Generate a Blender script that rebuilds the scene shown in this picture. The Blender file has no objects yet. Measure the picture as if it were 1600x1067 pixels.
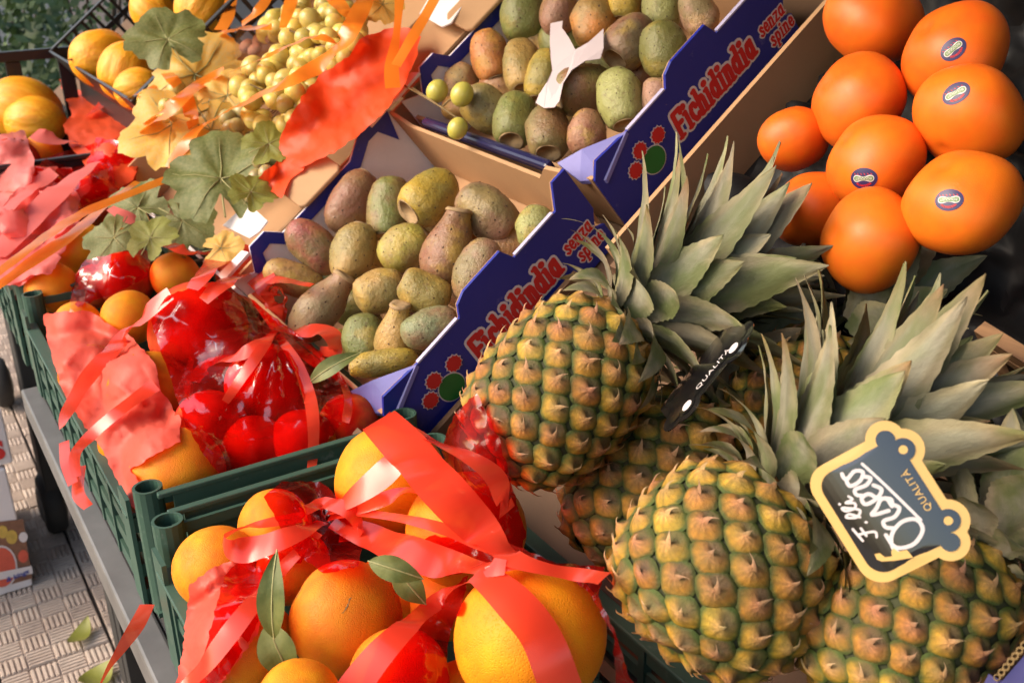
import bpy, math, random
import numpy as np
from mathutils import Vector, Matrix, noise
from mathutils.geometry import delaunay_2d_cdt
SC = bpy.context.scene
COL = SC.collection
rng = random.Random(7)
PI = math.pi

# ------------------------------------------------------------------ camera
F = 1650.0; CX, CY = 800.0, 533.5
RIM = 0.90                                   # height of the crate rims above the pavement
CAM = np.array([0.0, 0.0, RIM + 0.5])
_R = np.array([-1120.0, -693.5, F]); _R /= np.linalg.norm(_R)
_ph = math.radians(1.0)
_p = math.atan(-(_R[0]*math.sin(_ph) + _R[1]*math.cos(_ph))/_R[2])
_D = np.array([math.sin(_ph)*math.cos(_p), math.cos(_ph)*math.cos(_p), math.sin(_p)])
_C = np.cross(_D, _R)
M = np.array([_C, _R, -_D])                  # camera space (x right, y down, z forward) to world
cd = bpy.data.cameras.new('camera'); cam = bpy.data.objects.new('camera', cd); COL.objects.link(cam)
mw = Matrix.Identity(4)
for r in range(3):
    mw[r][0] = M[r, 0]; mw[r][1] = -M[r, 1]; mw[r][2] = -M[r, 2]; mw[r][3] = CAM[r]
cam.matrix_world = mw
cd.sensor_width = 36.0; cd.lens = F/1600.0*36.0; cd.clip_start = 0.02; cd.clip_end = 400
cd.dof.use_dof = True; cd.dof.focus_distance = 0.86; cd.dof.aperture_fstop = 14.0
SC.camera = cam

# ------------------------------------------------------------------ light
SUN_EL, SUN_AZ = 37.0, 162.0                 # azimuth counter-clockwise from +X; light comes from the street side
W = bpy.data.worlds.new('World'); SC.world = W; W.use_nodes = True
nt = W.node_tree; nt.nodes.clear()
sk = nt.nodes.new('ShaderNodeTexSky'); sk.sky_type = 'NISHITA'; sk.sun_disc = False
sk.sun_elevation = math.radians(SUN_EL); sk.sun_rotation = math.radians(90.0 - SUN_AZ)
sk.air_density = 1.3; sk.dust_density = 4.0; sk.ozone_density = 0.6
bg = nt.nodes.new('ShaderNodeBackground'); bg.inputs['Strength'].default_value = 0.15
wo = nt.nodes.new('ShaderNodeOutputWorld')
nt.links.new(sk.outputs[0], bg.inputs[0]); nt.links.new(bg.outputs[0], wo.inputs[0])
sl = bpy.data.lights.new('sun', 'SUN'); so = bpy.data.objects.new('sun', sl); COL.objects.link(so)
sl.energy = 1.4; sl.angle = math.radians(36.0); sl.color = (1.0, 0.84, 0.70)
sd = Vector((math.cos(math.radians(SUN_AZ))*math.cos(math.radians(SUN_EL)),
             math.sin(math.radians(SUN_AZ))*math.cos(math.radians(SUN_EL)), math.sin(math.radians(SUN_EL))))
so.rotation_euler = sd.to_track_quat('Z', 'Y').to_euler(); so.location = (-3, 1, 4)
SC.view_settings.view_transform = 'Standard'; SC.view_settings.look = 'None'
SC.view_settings.exposure = 0.88; SC.view_settings.gamma = 1.0
SC.view_settings.use_curve_mapping = False
SC.render.engine = 'CYCLES'
SC.cycles.transparent_max_bounces = 24; SC.cycles.max_bounces = 8
SC.cycles.caustics_reflective = False; SC.cycles.caustics_refractive = False

# ------------------------------------------------------------------ measuring helpers
TH = math.radians(38.0)                      # slope of the display shelf
SD = np.array([math.cos(TH), 0, math.sin(TH)]); SN = np.array([-math.sin(TH), 0, math.cos(TH)])
P0 = np.array([0.395, 0, RIM])
def ray(px, py): return M @ (np.array([px - CX, py - CY, F])/F)
def onz(px, py, z):                          # z is measured from the crate rims
    r = ray(px, py); return CAM + r*((z + RIM - CAM[2])/r[2])
def onn(px, py, n):                          # n is the height above the reference slope
    r = ray(px, py); return CAM + r*(np.dot(P0 + SN*n - CAM, SN)/np.dot(r, SN))
def depth(P): return float((M.T @ (np.asarray(P) - CAM))[2])
def syn(s, y, n): return P0 + SD*s + np.array([0, y, 0]) + SN*n
def img_axis(deg, toward=0.0):
    k = math.sqrt(max(0.0, 1 - toward*toward)); a = math.radians(deg)
    return Vector(M @ np.array([k*math.cos(a), -k*math.sin(a), -toward]))
def basis(zaxis, spin=0.0, ref=None):
    z = Vector(zaxis).normalized()
    x = (Vector(ref) if ref is not None else Vector((0.31, 0.57, 0.76)))
    x = (x - z*x.dot(z)).normalized(); y = z.cross(x)
    R = Matrix((x, y, z)).transposed()
    return R @ Matrix.Rotation(spin, 3, 'Z')

# ------------------------------------------------------------------ object helpers
def link(o, parent=None):
    COL.objects.link(o)
    if parent is not None: o.parent = parent
    return o
def mesh(name, verts, faces, mat=None, smooth=True, cols=None, uvs=None):
    me = bpy.data.meshes.new(name)
    me.from_pydata([tuple(float(c) for c in v) for v in verts], [], [tuple(f) for f in faces])
    if mat is not None:
        for m in (mat if isinstance(mat, (list, tuple)) else [mat]): me.materials.append(m)
    if smooth: me.polygons.foreach_set('use_smooth', [True]*len(me.polygons))
    if cols is not None:
        at = me.color_attributes.new('Col', 'FLOAT_COLOR', 'POINT')
        at.data.foreach_set('color', [float(c) for k in cols for c in (k[0], k[1], k[2], 1.0)])
    me.update(); return me
def obj(name, me, parent=None, loc=None, rot=None, scale=None):
    o = bpy.data.objects.new(name, me); link(o, parent)
    if loc is not None or rot is not None or scale is not None: place(o, loc, rot, scale)
    return o
def place(o, loc=None, rot=None, scale=None):
    m = (rot.to_4x4() if rot is not None else Matrix.Identity(4))
    if scale is not None:
        s = scale if isinstance(scale, (tuple, list)) else (scale,)*3
        m = m @ Matrix.Diagonal((*s, 1.0))
    if loc is not None: m.translation = Vector([float(c) for c in loc])
    o.matrix_local = m
def thing(name, label, cat, loc=(0, 0, 0), rot=None, group=None):
    o = bpy.data.objects.new(name, None); link(o); o.empty_display_size = 0.02
    place(o, loc, rot); return tag(o, label, cat, group)
def tag(o, label, cat, group=None):
    o['label'] = label; o['category'] = cat
    if group: o['group'] = group
    return o
class MB:
    def __init__(s): s.v = []; s.f = []
    def add(s, v, f):
        b = len(s.v); s.v += [tuple(p) for p in v]; s.f += [tuple(i + b for i in q) for q in f]
    def box(s, a, b):
        (x0, y0, z0), (x1, y1, z1) = a, b
        s.add([(x0,y0,z0),(x1,y0,z0),(x1,y1,z0),(x0,y1,z0),(x0,y0,z1),(x1,y0,z1),(x1,y1,z1),(x0,y1,z1)],
              [(0,3,2,1),(4,5,6,7),(0,1,5,4),(1,2,6,5),(2,3,7,6),(3,0,4,7)])
    def prism(s, poly, fn0, fn1):                # two mapped copies of a polygon joined by sides
        n = len(poly); a = [fn0(p) for p in poly]; b = [fn1(p) for p in poly]
        s.add(a + b, [tuple(range(n))[::-1], tuple(range(n, 2*n))] + [(i, (i+1) % n, n+(i+1) % n, n+i) for i in range(n)])
    def tube(s, pts, rad, seg=6, cap=True):
        pts = [Vector([float(c) for c in p]) for p in pts]; n = len(pts); vs = []; fs = []
        rads = rad if isinstance(rad, (list, tuple)) else [rad]*n
        for i, p in enumerate(pts):
            t = (pts[min(i+1, n-1)] - pts[max(i-1, 0)]).normalized()
            R = basis(t)
            for k in range(seg):
                a = 2*PI*k/seg; vs.append(p + R @ Vector((math.cos(a)*rads[i], math.sin(a)*rads[i], 0)))
        for i in range(n-1):
            for k in range(seg):
                k2 = (k+1) % seg; fs.append((i*seg+k, i*seg+k2, (i+1)*seg+k2, (i+1)*seg+k))
        if cap: fs.append(tuple(range(seg))[::-1]); fs.append(tuple((n-1)*seg+k for k in range(seg)))
        s.add(vs, fs)
    def build(s, name, mat, parent=None, smooth=False): return obj(name, mesh(name, s.v, s.f, mat, smooth), parent)
def bevel(o, w=0.002, seg=2):
    m = o.modifiers.new('bevel', 'BEVEL'); m.width = w; m.segments = seg; m.limit_method = 'ANGLE'; return o
def lathe(prof, seg, fn=None):
    vs = []; fs = []; n = len(prof)
    for i, (r, z) in enumerate(prof):
        for k in range(seg):
            a = 2*PI*k/seg; v = Vector((r*math.cos(a), r*math.sin(a), z)); vs.append(fn(v) if fn else v)
    for i in range(n-1):
        for k in range(seg):
            k2 = (k+1) % seg; fs.append((i*seg+k, i*seg+k2, (i+1)*seg+k2, (i+1)*seg+k))
    fs.append(tuple(range(seg))[::-1]); fs.append(tuple((n-1)*seg+k for k in range(seg)))
    return vs, fs
def sphere_vf(fn, nu=32, nv=20):
    vs = [fn(Vector((0, 0, -1)))]; fs = []
    for j in range(1, nv):
        t = -PI/2 + PI*j/nv
        for i in range(nu):
            a = 2*PI*i/nu; vs.append(fn(Vector((math.cos(t)*math.cos(a), math.cos(t)*math.sin(a), math.sin(t)))))
    vs.append(fn(Vector((0, 0, 1)))); L = len(vs) - 1
    for i in range(nu):
        i2 = (i+1) % nu; fs.append((0, 1+i2, 1+i)); b = 1+(nv-2)*nu; fs.append((b+i, b+i2, L))
        for j in range(nv-2):
            a0 = 1+j*nu; fs.append((a0+i, a0+i2, a0+nu+i2, a0+nu+i))
    return vs, fs

# ------------------------------------------------------------------ materials
class N:
    def __init__(s, name):
        s.m = bpy.data.materials.new(name); s.m.use_nodes = True; s.t = s.m.node_tree; s.t.nodes.clear()
        s.out = s.n('ShaderNodeOutputMaterial')
    def n(s, t, **k):
        o = s.t.nodes.new(t)
        for a, b in k.items(): setattr(o, a, b)
        return o
    def l(s, a, b): s.t.links.new(a, b)
    def set(s, sock, v):
        if hasattr(v, 'is_output') or isinstance(v, bpy.types.NodeSocket): s.l(v, sock)
        else: sock.default_value = (*v, 1.0) if isinstance(v, tuple) and len(v) == 3 and sock.type == 'RGBA' else v
    def coord(s, kind='Object'): return s.n('ShaderNodeTexCoord').outputs[kind]
    def noise(s, sc, detail=4, rough=0.55, vec=None, dist=0.0):
        o = s.n('ShaderNodeTexNoise'); o.inputs['Scale'].default_value = sc; o.inputs['Detail'].default_value = detail
        o.inputs['Roughness'].default_value = rough; o.inputs['Distortion'].default_value = dist
        s.l(vec if vec is not None else s.coord(), o.inputs['Vector']); return o.outputs['Fac']
    def ramp(s, fac, stops):
        o = s.n('ShaderNodeValToRGB'); e = o.color_ramp.elements
        while len(e) < len(stops): e.new(0.5)
        for k, (p, c) in zip(e, stops):
            k.position = p; k.color = (*c, 1) if isinstance(c, tuple) else (c, c, c, 1)
        s.l(fac, o.inputs[0]); return o.outputs[0]
    def mix(s, fac, a, b, mode='MIX'):
        o = s.n('ShaderNodeMix', data_type='RGBA', blend_type=mode)
        s.set(o.inputs[0], fac); s.set(o.inputs[6], a); s.set(o.inputs[7], b); return o.outputs[2]
    def math(s, op, a, b=0.0, c=0.0):
        o = s.n('ShaderNodeMath', operation=op)
        s.set(o.inputs[0], a); s.set(o.inputs[1], b); s.set(o.inputs[2], c); return o.outputs[0]
    def bump(s, h, strength=0.3, dist=0.001):
        o = s.n('ShaderNodeBump'); o.inputs['Strength'].default_value = strength; o.inputs['Distance'].default_value = dist
        s.l(h, o.inputs['Height']); return o.outputs[0]
    def bsdf(s, col, rough=0.5, bump=None, **k):
        o = s.n('ShaderNodeBsdfPrincipled'); s.set(o.inputs['Base Color'], col); s.set(o.inputs['Roughness'], rough)
        if bump is not None: s.l(bump, o.inputs['Normal'])
        for a, b in k.items(): s.set(o.inputs[a.replace('_', ' ')], b)
        return o.outputs[0]
    def shade(s, a): s.l(a, s.out.inputs[0]); return s.m
    def mixs(s, fac, a, b):
        o = s.n('ShaderNodeMixShader'); s.set(o.inputs[0], fac); s.l(a, o.inputs[1]); s.l(b, o.inputs[2]); return o.outputs[0]

def plain(name, col, rough=0.5, var=0.12, sc=30.0, bumpd=0.0, bsc=200.0, **k):
    q = N(name); f = q.noise(sc)
    c = q.mix(f, tuple(x*(1-var) for x in col), tuple(min(1, x*(1+var)) for x in col))
    b = q.bump(q.noise(bsc), 0.4, bumpd) if bumpd else None
    return q.shade(q.bsdf(c, rough, b, **k))
def fruit_mat(name, rough, pore_sc, pore_d, mott=0.22, spec=0.5, sss=0.0, hue=0.05):
    q = N(name); oi = q.n('ShaderNodeObjectInfo'); col = oi.outputs['Color']
    vec = q.n('ShaderNodeVectorMath', operation='ADD'); q.l(q.coord(), vec.inputs[0]); q.l(oi.outputs['Random'], vec.inputs[1])
    v = vec.outputs[0]
    c = q.mix(q.ramp(q.noise(1.6, 3, 0.5, v), [(0.35, 0.0), (0.65, 1.0)]), q.mix(mott, col, (0.0, 0.0, 0.0)), col)
    hs = q.n('ShaderNodeHueSaturation'); q.set(hs.inputs['Hue'], q.math('MULTIPLY_ADD', q.noise(2.3, 2, 0.5, v), hue, 0.5 - hue*0.5)); q.l(c, hs.inputs['Color'])
    c = hs.outputs[0]
    sp = q.n('ShaderNodeTexVoronoi'); sp.inputs['Scale'].default_value = 5.0; q.l(v, sp.inputs['Vector'])
    c = q.mix(q.ramp(sp.outputs['Distance'], [(0.0, 0.65), (0.045, 0.0)]), c, (0.12, 0.045, 0.01))
    vo = q.n('ShaderNodeTexVoronoi'); vo.inputs['Scale'].default_value = pore_sc; q.l(v, vo.inputs['Vector'])
    b = q.bump(q.ramp(vo.outputs['Distance'], [(0.0, 0.0), (0.5, 1.0)]), 0.5, pore_d)
    rr = q.math('MULTIPLY_ADD', q.noise(6.0, 3, 0.6, v), 0.22, rough - 0.1)
    k = {}
    if sss: k = dict(Subsurface_Weight=sss, Subsurface_Scale=0.01)
    return q.shade(q.bsdf(c, rr, b, Specular_IOR_Level=spec, **k))
MT = {}
MT['orange'] = fruit_mat('orange_peel', 0.50, 34.0, 0.0006, 0.10, 0.22)
MT['wrapped'] = fruit_mat('wrapped_fruit_skin', 0.75, 34.0, 0.0004, 0.35, 0.06)
MT['persimmon'] = fruit_mat('persimmon_skin', 0.36, 60.0, 0.00015, 0.05, 0.35, 0.0, 0.022)
def pear_mat():
    q = N('prickly_pear_skin'); oi = q.n('ShaderNodeObjectInfo'); col = oi.outputs['Color']
    vec = q.n('ShaderNodeVectorMath', operation='ADD'); q.l(q.coord(), vec.inputs[0]); q.l(q.math('MULTIPLY', oi.outputs['Random'], 7.0), vec.inputs[1]); v = vec.outputs[0]
    f = q.ramp(q.noise(1.5, 4, 0.6, v), [(0.40, 0.0), (0.60, 1.0)])
    sh = q.mix(0.70, col, (0.22, 0.215, 0.065))
    br = q.mix(0.65, col, (0.33, 0.10, 0.06))
    yl = q.mix(0.7, col, (0.56, 0.36, 0.04))
    r1 = q.math('FRACT', q.math('MULTIPLY', oi.outputs['Random'], 5.3))
    two = q.mix(q.ramp(oi.outputs['Random'], [(0.45, 0.0), (0.55, 1.0)]), sh, br)
    c = q.mix(f, col, two)
    c = q.mix(q.math('MULTIPLY', q.ramp(q.noise(2.3, 3, 0.55, v), [(0.52, 0.0), (0.66, 1.0)]), r1), c, yl)
    bl = q.ramp(q.noise(4.5, 6, 0.7, v), [(0.52, 0.0), (0.74, 0.26)])
    c = q.mix(bl, c, (0.46, 0.37, 0.20))
    dk = q.ramp(q.noise(7.0, 8, 0.75, v), [(0.57, 0.0), (0.68, 0.75)])
    c = q.mix(dk, c, (0.13, 0.065, 0.03))
    ln_ = q.ramp(q.noise(3.2, 2, 0.5, v, 1.5), [(0.488, 0.0), (0.5, 0.5), (0.512, 0.0)])
    c = q.mix(ln_, c, (0.20, 0.12, 0.05))
    hv = q.n('ShaderNodeHueSaturation'); hv.inputs['Saturation'].default_value = 0.96; hv.inputs['Value'].default_value = 0.84; q.l(c, hv.inputs['Color']); c = hv.outputs[0]
    b = q.bump(q.noise(9.0, 6, 0.65, v), 0.8, 0.003)
    return q.shade(q.bsdf(c, q.math('MULTIPLY_ADD', bl, 0.3, 0.33), b, Specular_IOR_Level=0.5))
MT['pear'] = pear_mat()
MT['areole'] = plain('areole_dots', (0.06, 0.03, 0.015), 0.8)
MT['scar'] = plain('dried_scar', (0.36, 0.24, 0.12), 0.8, 0.4, 12.0, 0.002, 14.0)
def vcol_mat(name, rough=0.6,  sc=9.0, amt=0.4, hue=0.05, bd=0.0015, green=(0.12, 0.16, 0.03), gamt=0.4, coat=0.0, streak=None):
    q = N(name); oi = q.n('ShaderNodeObjectInfo'); a = q.n('ShaderNodeAttribute', attribute_name='Col')
    vec = q.n('ShaderNodeVectorMath', operation='ADD'); q.l(q.coord(), vec.inputs[0]); q.l(q.math('MULTIPLY', oi.outputs['Random'], 9.0), vec.inputs[1]); v = vec.outputs[0]
    if streak:
        mp = q.n('ShaderNodeMapping'); mp.inputs['Scale'].default_value = streak; q.l(v, mp.inputs[0]); v = mp.outputs[0]
    f = q.noise(sc, 5, 0.65, v)
    c = q.mix(q.ramp(f, [(0.35, amt), (0.6, 0.0)]), a.outputs['Color'], q.mix(0.55, a.outputs['Color'], (0.05, 0.03, 0.01)))
    c = q.mix(q.math('MULTIPLY', q.ramp(q.noise(sc*0.35, 3, 0.5, v), [(0.42, 0.0), (0.62, 1.0)]), gamt), c, green)
    hs = q.n('ShaderNodeHueSaturation'); q.set(hs.inputs['Value'], q.math('MULTIPLY_ADD', oi.outputs['Random'], 0.35, 0.82))
    q.set(hs.inputs['Hue'], q.math('MULTIPLY_ADD', oi.outputs['Random'], hue, 0.5 - hue/2)); q.l(c, hs.inputs['Color'])
    return q.shade(q.bsdf(hs.outputs[0], rough, q.bump(q.noise(sc*2.2, 6, 0.7, v), 0.6, bd)))
MT['eye'] = vcol_mat('pineapple_rind', 0.6, 6.0, 0.5, 0.035, 0.0022, (0.085, 0.11, 0.014), 0.35)
MT['pinebody'] = plain('pineapple_groove', (0.04, 0.045, 0.014), 0.8, 0.5, 60, 0.002, 120)
MT['crown'] = vcol_mat('crown_leaf', 0.55, 7.0, 0.42, 0.03, 0.0012, (0.105, 0.14, 0.035), 0.80, 0.0, (2.2, 0.7, 1.5))
MT['film'] = None
def film(name, tint, body, gl=1.0, fr=0.22, dens=0.30):
    q = N(name)
    tr = q.n('ShaderNodeBsdfTransparent'); tr.inputs[0].default_value = (*tint, 1)
    di = q.n('ShaderNodeBsdfTranslucent'); di.inputs[0].default_value = (*body, 1)
    df = q.n('ShaderNodeBsdfDiffuse'); df.inputs[0].default_value = (*body, 1)
    a = q.mixs(dens, tr.outputs[0], q.mixs(0.5, di.outputs[0], df.outputs[0]))
    g = q.n('ShaderNodeBsdfGlossy'); g.inputs['Color'].default_value = (gl, gl, gl, 1); g.inputs['Roughness'].default_value = fr*0.45
    wv = q.n('ShaderNodeVectorMath', operation='ADD'); q.l(q.coord(), wv.inputs[0])
    nz = q.n('ShaderNodeTexNoise'); nz.inputs['Scale'].default_value = 16.0; q.l(q.coord(), nz.inputs['Vector'])
    ms = q.n('ShaderNodeVectorMath', operation='SCALE'); q.l(nz.outputs['Color'], ms.inputs[0]); ms.inputs['Scale'].default_value = 0.05; q.l(ms.outputs[0], wv.inputs[1])
    vo = q.n('ShaderNodeTexVoronoi', feature='DISTANCE_TO_EDGE'); vo.inputs['Scale'].default_value = 26.0; q.l(wv.outputs[0], vo.inputs['Vector'])
    cr = q.ramp(vo.outputs['Distance'], [(0.0, 1.0), (0.035, 0.0)])
    br = q.ramp(q.noise(34.0, 2), [(0.52, 0.0), (0.62, 1.0)])
    cr = q.math('MULTIPLY', cr, br)
    b = q.bump(q.math('ADD', q.math('MULTIPLY', q.noise(45.0, 2, 0.5), 0.4), q.math('MINIMUM', vo.outputs['Distance'], 0.25)), 0.45, 0.004); q.l(b, g.inputs['Normal'])
    fz = q.n('ShaderNodeFresnel'); fz.inputs['IOR'].default_value = 1.5; q.l(b, fz.inputs['Normal'])
    w = q.math('MAXIMUM', q.math('ADD', q.math('MULTIPLY_ADD', fz.outputs[0], 0.11, -0.004), q.math('MULTIPLY', cr, 0.22)), 0.0)
    return q.shade(q.mixs(w, a, g.outputs[0]))
MT['film'] = film('red_cellophane', (0.90, 0.065, 0.045), (0.82, 0.030, 0.022), dens=0.15)
MT['clear'] = film('clear_film', (0.93, 0.90, 0.88), (0.6, 0.5, 0.45), dens=0.08)
def sheet(name, col, rough, trans, bd=0.0, bsc=60.0, spec=0.5, var=0.15, clear=0.0):
    q = N(name); f = q.noise(22.0, 3)
    c = q.mix(f, tuple(x*(1-var) for x in col), tuple(min(1, x*(1+var)) for x in col))
    b = q.bump(q.noise(bsc, 4, 0.6), 0.5, bd) if bd else None
    p = q.bsdf(c, rough, b, Specular_IOR_Level=spec, Coat_Weight=0.7 if clear else 0.0, Coat_Roughness=0.22)
    t = q.n('ShaderNodeBsdfTranslucent'); q.set(t.inputs[0], c)
    r = q.mixs(trans, p, t.outputs[0])
    if clear:
        tr = q.n('ShaderNodeBsdfTransparent'); tr.inputs[0].default_value = (1.0, 0.30 + col[1], 0.12 + col[2], 1); r = q.mixs(clear, r, tr.outputs[0])
    return q.shade(r)
MT['tissue'] = sheet('coral_tissue', (0.92, 0.135, 0.085), 0.5, 0.36, 0.0015, 40.0)
MT['tissue_red'] = sheet('scarlet_tissue', (0.88, 0.085, 0.015), 0.5, 0.30, 0.0015, 40.0)
MT['tissue_pink'] = sheet('pink_tissue', (0.92, 0.21, 0.18), 0.42, 0.36, 0.0015, 40.0)
MT['ribbon'] = sheet('coral_ribbon', (0.88, 0.075, 0.035), 0.24, 0.30, 0.0, 60, 0.8, 0.05, 0.16)
MT['ribbon_or'] = sheet('orange_ribbon', (0.98, 0.29, 0.03), 0.24, 0.34, 0.0, 60, 0.8, 0.05, 0.12)
MT['black'] = plain('black_plastic', (0.018, 0.017, 0.018), 0.38, 0.2, 25)
MT['metal'] = plain('galvanised_steel', (0.20, 0.195, 0.19), 0.5, 0.35, 18, 0.0003, 150, Metallic=0.5)
MT['rubber'] = plain('black_rubber', (0.022, 0.021, 0.02), 0.75)
def card(name, col, blotch=(0.25, 0.14, 0.06), amt=0.25):
    q = N(name); c = q.mix(q.ramp(q.noise(9, 5, 0.6), [(0.45, 0.0), (0.75, amt)]), col, blotch)
    c = q.mix(q.math('MULTIPLY', q.noise(300, 2), 0.25), c, tuple(x*0.7 for x in col))
    return q.shade(q.bsdf(c, 0.75, q.bump(q.noise(160, 4), 0.3, 0.0005)))
MT['card'] = card('brown_cardboard', (0.48, 0.28, 0.14))
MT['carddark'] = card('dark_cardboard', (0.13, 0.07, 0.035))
MT['white'] = card('white_board', (0.80, 0.74, 0.74), (0.45, 0.38, 0.33), 0.25)
def worn(name, col, scuff, rough, sc=22.0, thr=0.62):
    q = N(name); c = q.mix(q.noise(8.0, 4), tuple(x*0.8 for x in col), tuple(x*1.15 for x in col))
    c = q.mix(q.ramp(q.noise(sc, 8, 0.72), [(thr, 0.0), (thr+0.10, 0.7)]), c, scuff)
    mp = q.n('ShaderNodeMapping'); mp.inputs['Scale'].default_value = (30, 160, 30); q.l(q.coord(), mp.inputs[0])
    c = q.mix(q.ramp(q.noise(2.0, 4, 0.6, mp.outputs[0]), [(0.66, 0.0), (0.74, 0.35)]), c, scuff)
    return q.shade(q.bsdf(c, q.math('MULTIPLY_ADD', q.noise(12.0, 4), 0.25, rough), q.bump(q.noise(90.0, 4), 0.4, 0.0006)))
MT['blue'] = worn('blue_print', (0.016, 0.026, 0.28), (0.16, 0.15, 0.36), 0.28)
MT['green'] = worn('green_plastic', (0.045, 0.098, 0.070), (0.16, 0.20, 0.17), 0.34, 30.0, 0.60)
MT['bluelight'] = plain('blue_print_worn', (0.20, 0.19, 0.50), 0.35, 0.2, 30, 0.0003, 120)
MT['fold'] = plain('worn_fold', (0.46, 0.43, 0.62), 0.5, 0.2, 30)
MT['red'] = plain('red_print', (0.62, 0.018, 0.02), 0.45, 0.1)
MT['whiteprint'] = plain('white_print', (0.72, 0.66, 0.66), 0.45, 0.1)
MT['greenprint'] = plain('green_print', (0.015, 0.17, 0.03), 0.45, 0.25)
MT['gold'] = plain('gold_card', (0.74, 0.47, 0.16), 0.28, 0.06)
MT['blackcard'] = plain('black_card', (0.008, 0.007, 0.008), 0.3, 0.2, Specular_IOR_Level=0.2, Coat_Weight=1.0, Coat_IOR=2.1, Coat_Roughness=0.06)
MT['stickblue'] = plain('sticker_blue', (0.03, 0.022, 0.10), 0.4, 0.1)
MT['stickgreen'] = plain('sticker_green', (0.16, 0.27, 0.10), 0.4, 0.1)
MT['wood'] = None
def wood():
    q = N('crate_wood'); mp = q.n('ShaderNodeMapping'); mp.inputs['Scale'].default_value = (40, 2, 40); q.l(q.coord(), mp.inputs[0])
    c = q.ramp(q.noise(3.0, 6, 0.6, mp.outputs[0]), [(0.3, (0.13, 0.06, 0.025)), (0.7, (0.33, 0.18, 0.08))])
    return q.shade(q.bsdf(c, 0.7))
MT['wood'] = wood()
def leafm(name, a, b, trans=0.25, sc=18.0):
    q = N(name); c = q.mix(q.ramp(q.noise(sc, 5, 0.65), [(0.35, 0.0), (0.65, 1.0)]), a, b)
    p = q.bsdf(c, 0.5, q.bump(q.noise(sc*5, 4), 0.5, 0.0008)); t = q.n('ShaderNodeBsdfTranslucent'); q.set(t.inputs[0], c)
    return q.shade(q.mixs(trans, p, t.outputs[0]))
MT['leaf_green'] = leafm('vine_leaf_green', (0.13, 0.165, 0.04), (0.24, 0.25, 0.085))
MT['leaf_yellow'] = leafm('vine_leaf_yellow', (0.80, 0.47, 0.06), (0.70, 0.50, 0.16))
MT['leaf_lime'] = leafm('vine_leaf_lime', (0.22, 0.24, 0.03), (0.30, 0.30, 0.07))
MT['citrus'] = leafm('citrus_leaf', (0.07, 0.10, 0.015), (0.20, 0.22, 0.06), 0.15, 30)
MT['vein'] = plain('leaf_vein', (0.32, 0.30, 0.12), 0.6)
MT['bushleaf'] = leafm('bush_leaf', (0.04, 0.085, 0.025), (0.12, 0.19, 0.06), 0.2, 6)
MT['bark'] = plain('bark', (0.09, 0.06, 0.04), 0.9)
MT['stem'] = plain('dry_stem', (0.20, 0.13, 0.05), 0.8, 0.3)
def grape_mat():
    q = N('grape_skin'); oi = q.n('ShaderNodeObjectInfo')
    c = q.mix(q.noise(3.0, 4), oi.outputs['Color'], q.mix(0.5, oi.outputs['Color'], (0.60, 0.52, 0.22)))
    c = q.mix(q.ramp(q.noise(11.0, 4, 0.7), [(0.62, 0.0), (0.72, 0.5)]), c, (0.22, 0.12, 0.04))
    return q.shade(q.bsdf(c, 0.27, None, Subsurface_Weight=0.7, Subsurface_Scale=0.006, Subsurface_Radius=(1.0, 0.85, 0.3)))
MT['grape'] = grape_mat()
def melon_mat():
    q = N('melon_rind'); mp = q.n('ShaderNodeMapping'); mp.inputs['Scale'].default_value = (1, 1, 0.25); q.l(q.coord(), mp.inputs[0])
    c = q.ramp(q.noise(9, 4, 0.6, mp.outputs[0]), [(0.3, (0.90, 0.30, 0.008)), (0.7, (0.96, 0.46, 0.02))])
    return q.shade(q.bsdf(c, 0.45, q.bump(q.noise(7, 4, 0.6, mp.outputs[0]), 0.6, 0.004)))
MT['melon'] = melon_mat()
def paver():
    q = N('paver_concrete'); oi = q.n('ShaderNodeObjectInfo'); g = q.n('ShaderNodeNewGeometry')
    c = q.ramp(q.noise(6.0, 6, 0.65, g.outputs['Position']), [(0.3, (0.40, 0.31, 0.255)), (0.7, (0.62, 0.515, 0.43))])
    c = q.mix(q.ramp(q.noise(45.0, 4, 0.6, g.outputs['Position']), [(0.55, 0.0), (0.8, 0.5)]), c, (0.12, 0.09, 0.075))
    return q.shade(q.bsdf(c, 0.8, q.bump(q.noise(220, 3, 0.6, g.outputs['Position']), 0.4, 0.001)))
MT['paver'] = paver()
MT['joint'] = plain('paver_joint', (0.085, 0.065, 0.055), 0.95)
MT['wallm'] = plain('unseen_wall_plaster', (0.05, 0.035, 0.025), 0.9)
MT['unseen_awning'] = plain('unseen_awning_canvas', (0.10, 0.05, 0.03), 0.9)
MT['net'] = plain('black_net', (0.010, 0.010, 0.011), 0.5, Specular_IOR_Level=0.25)
MT['pale'] = plain('pale_render', (0.62, 0.56, 0.52), 0.85)

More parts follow.
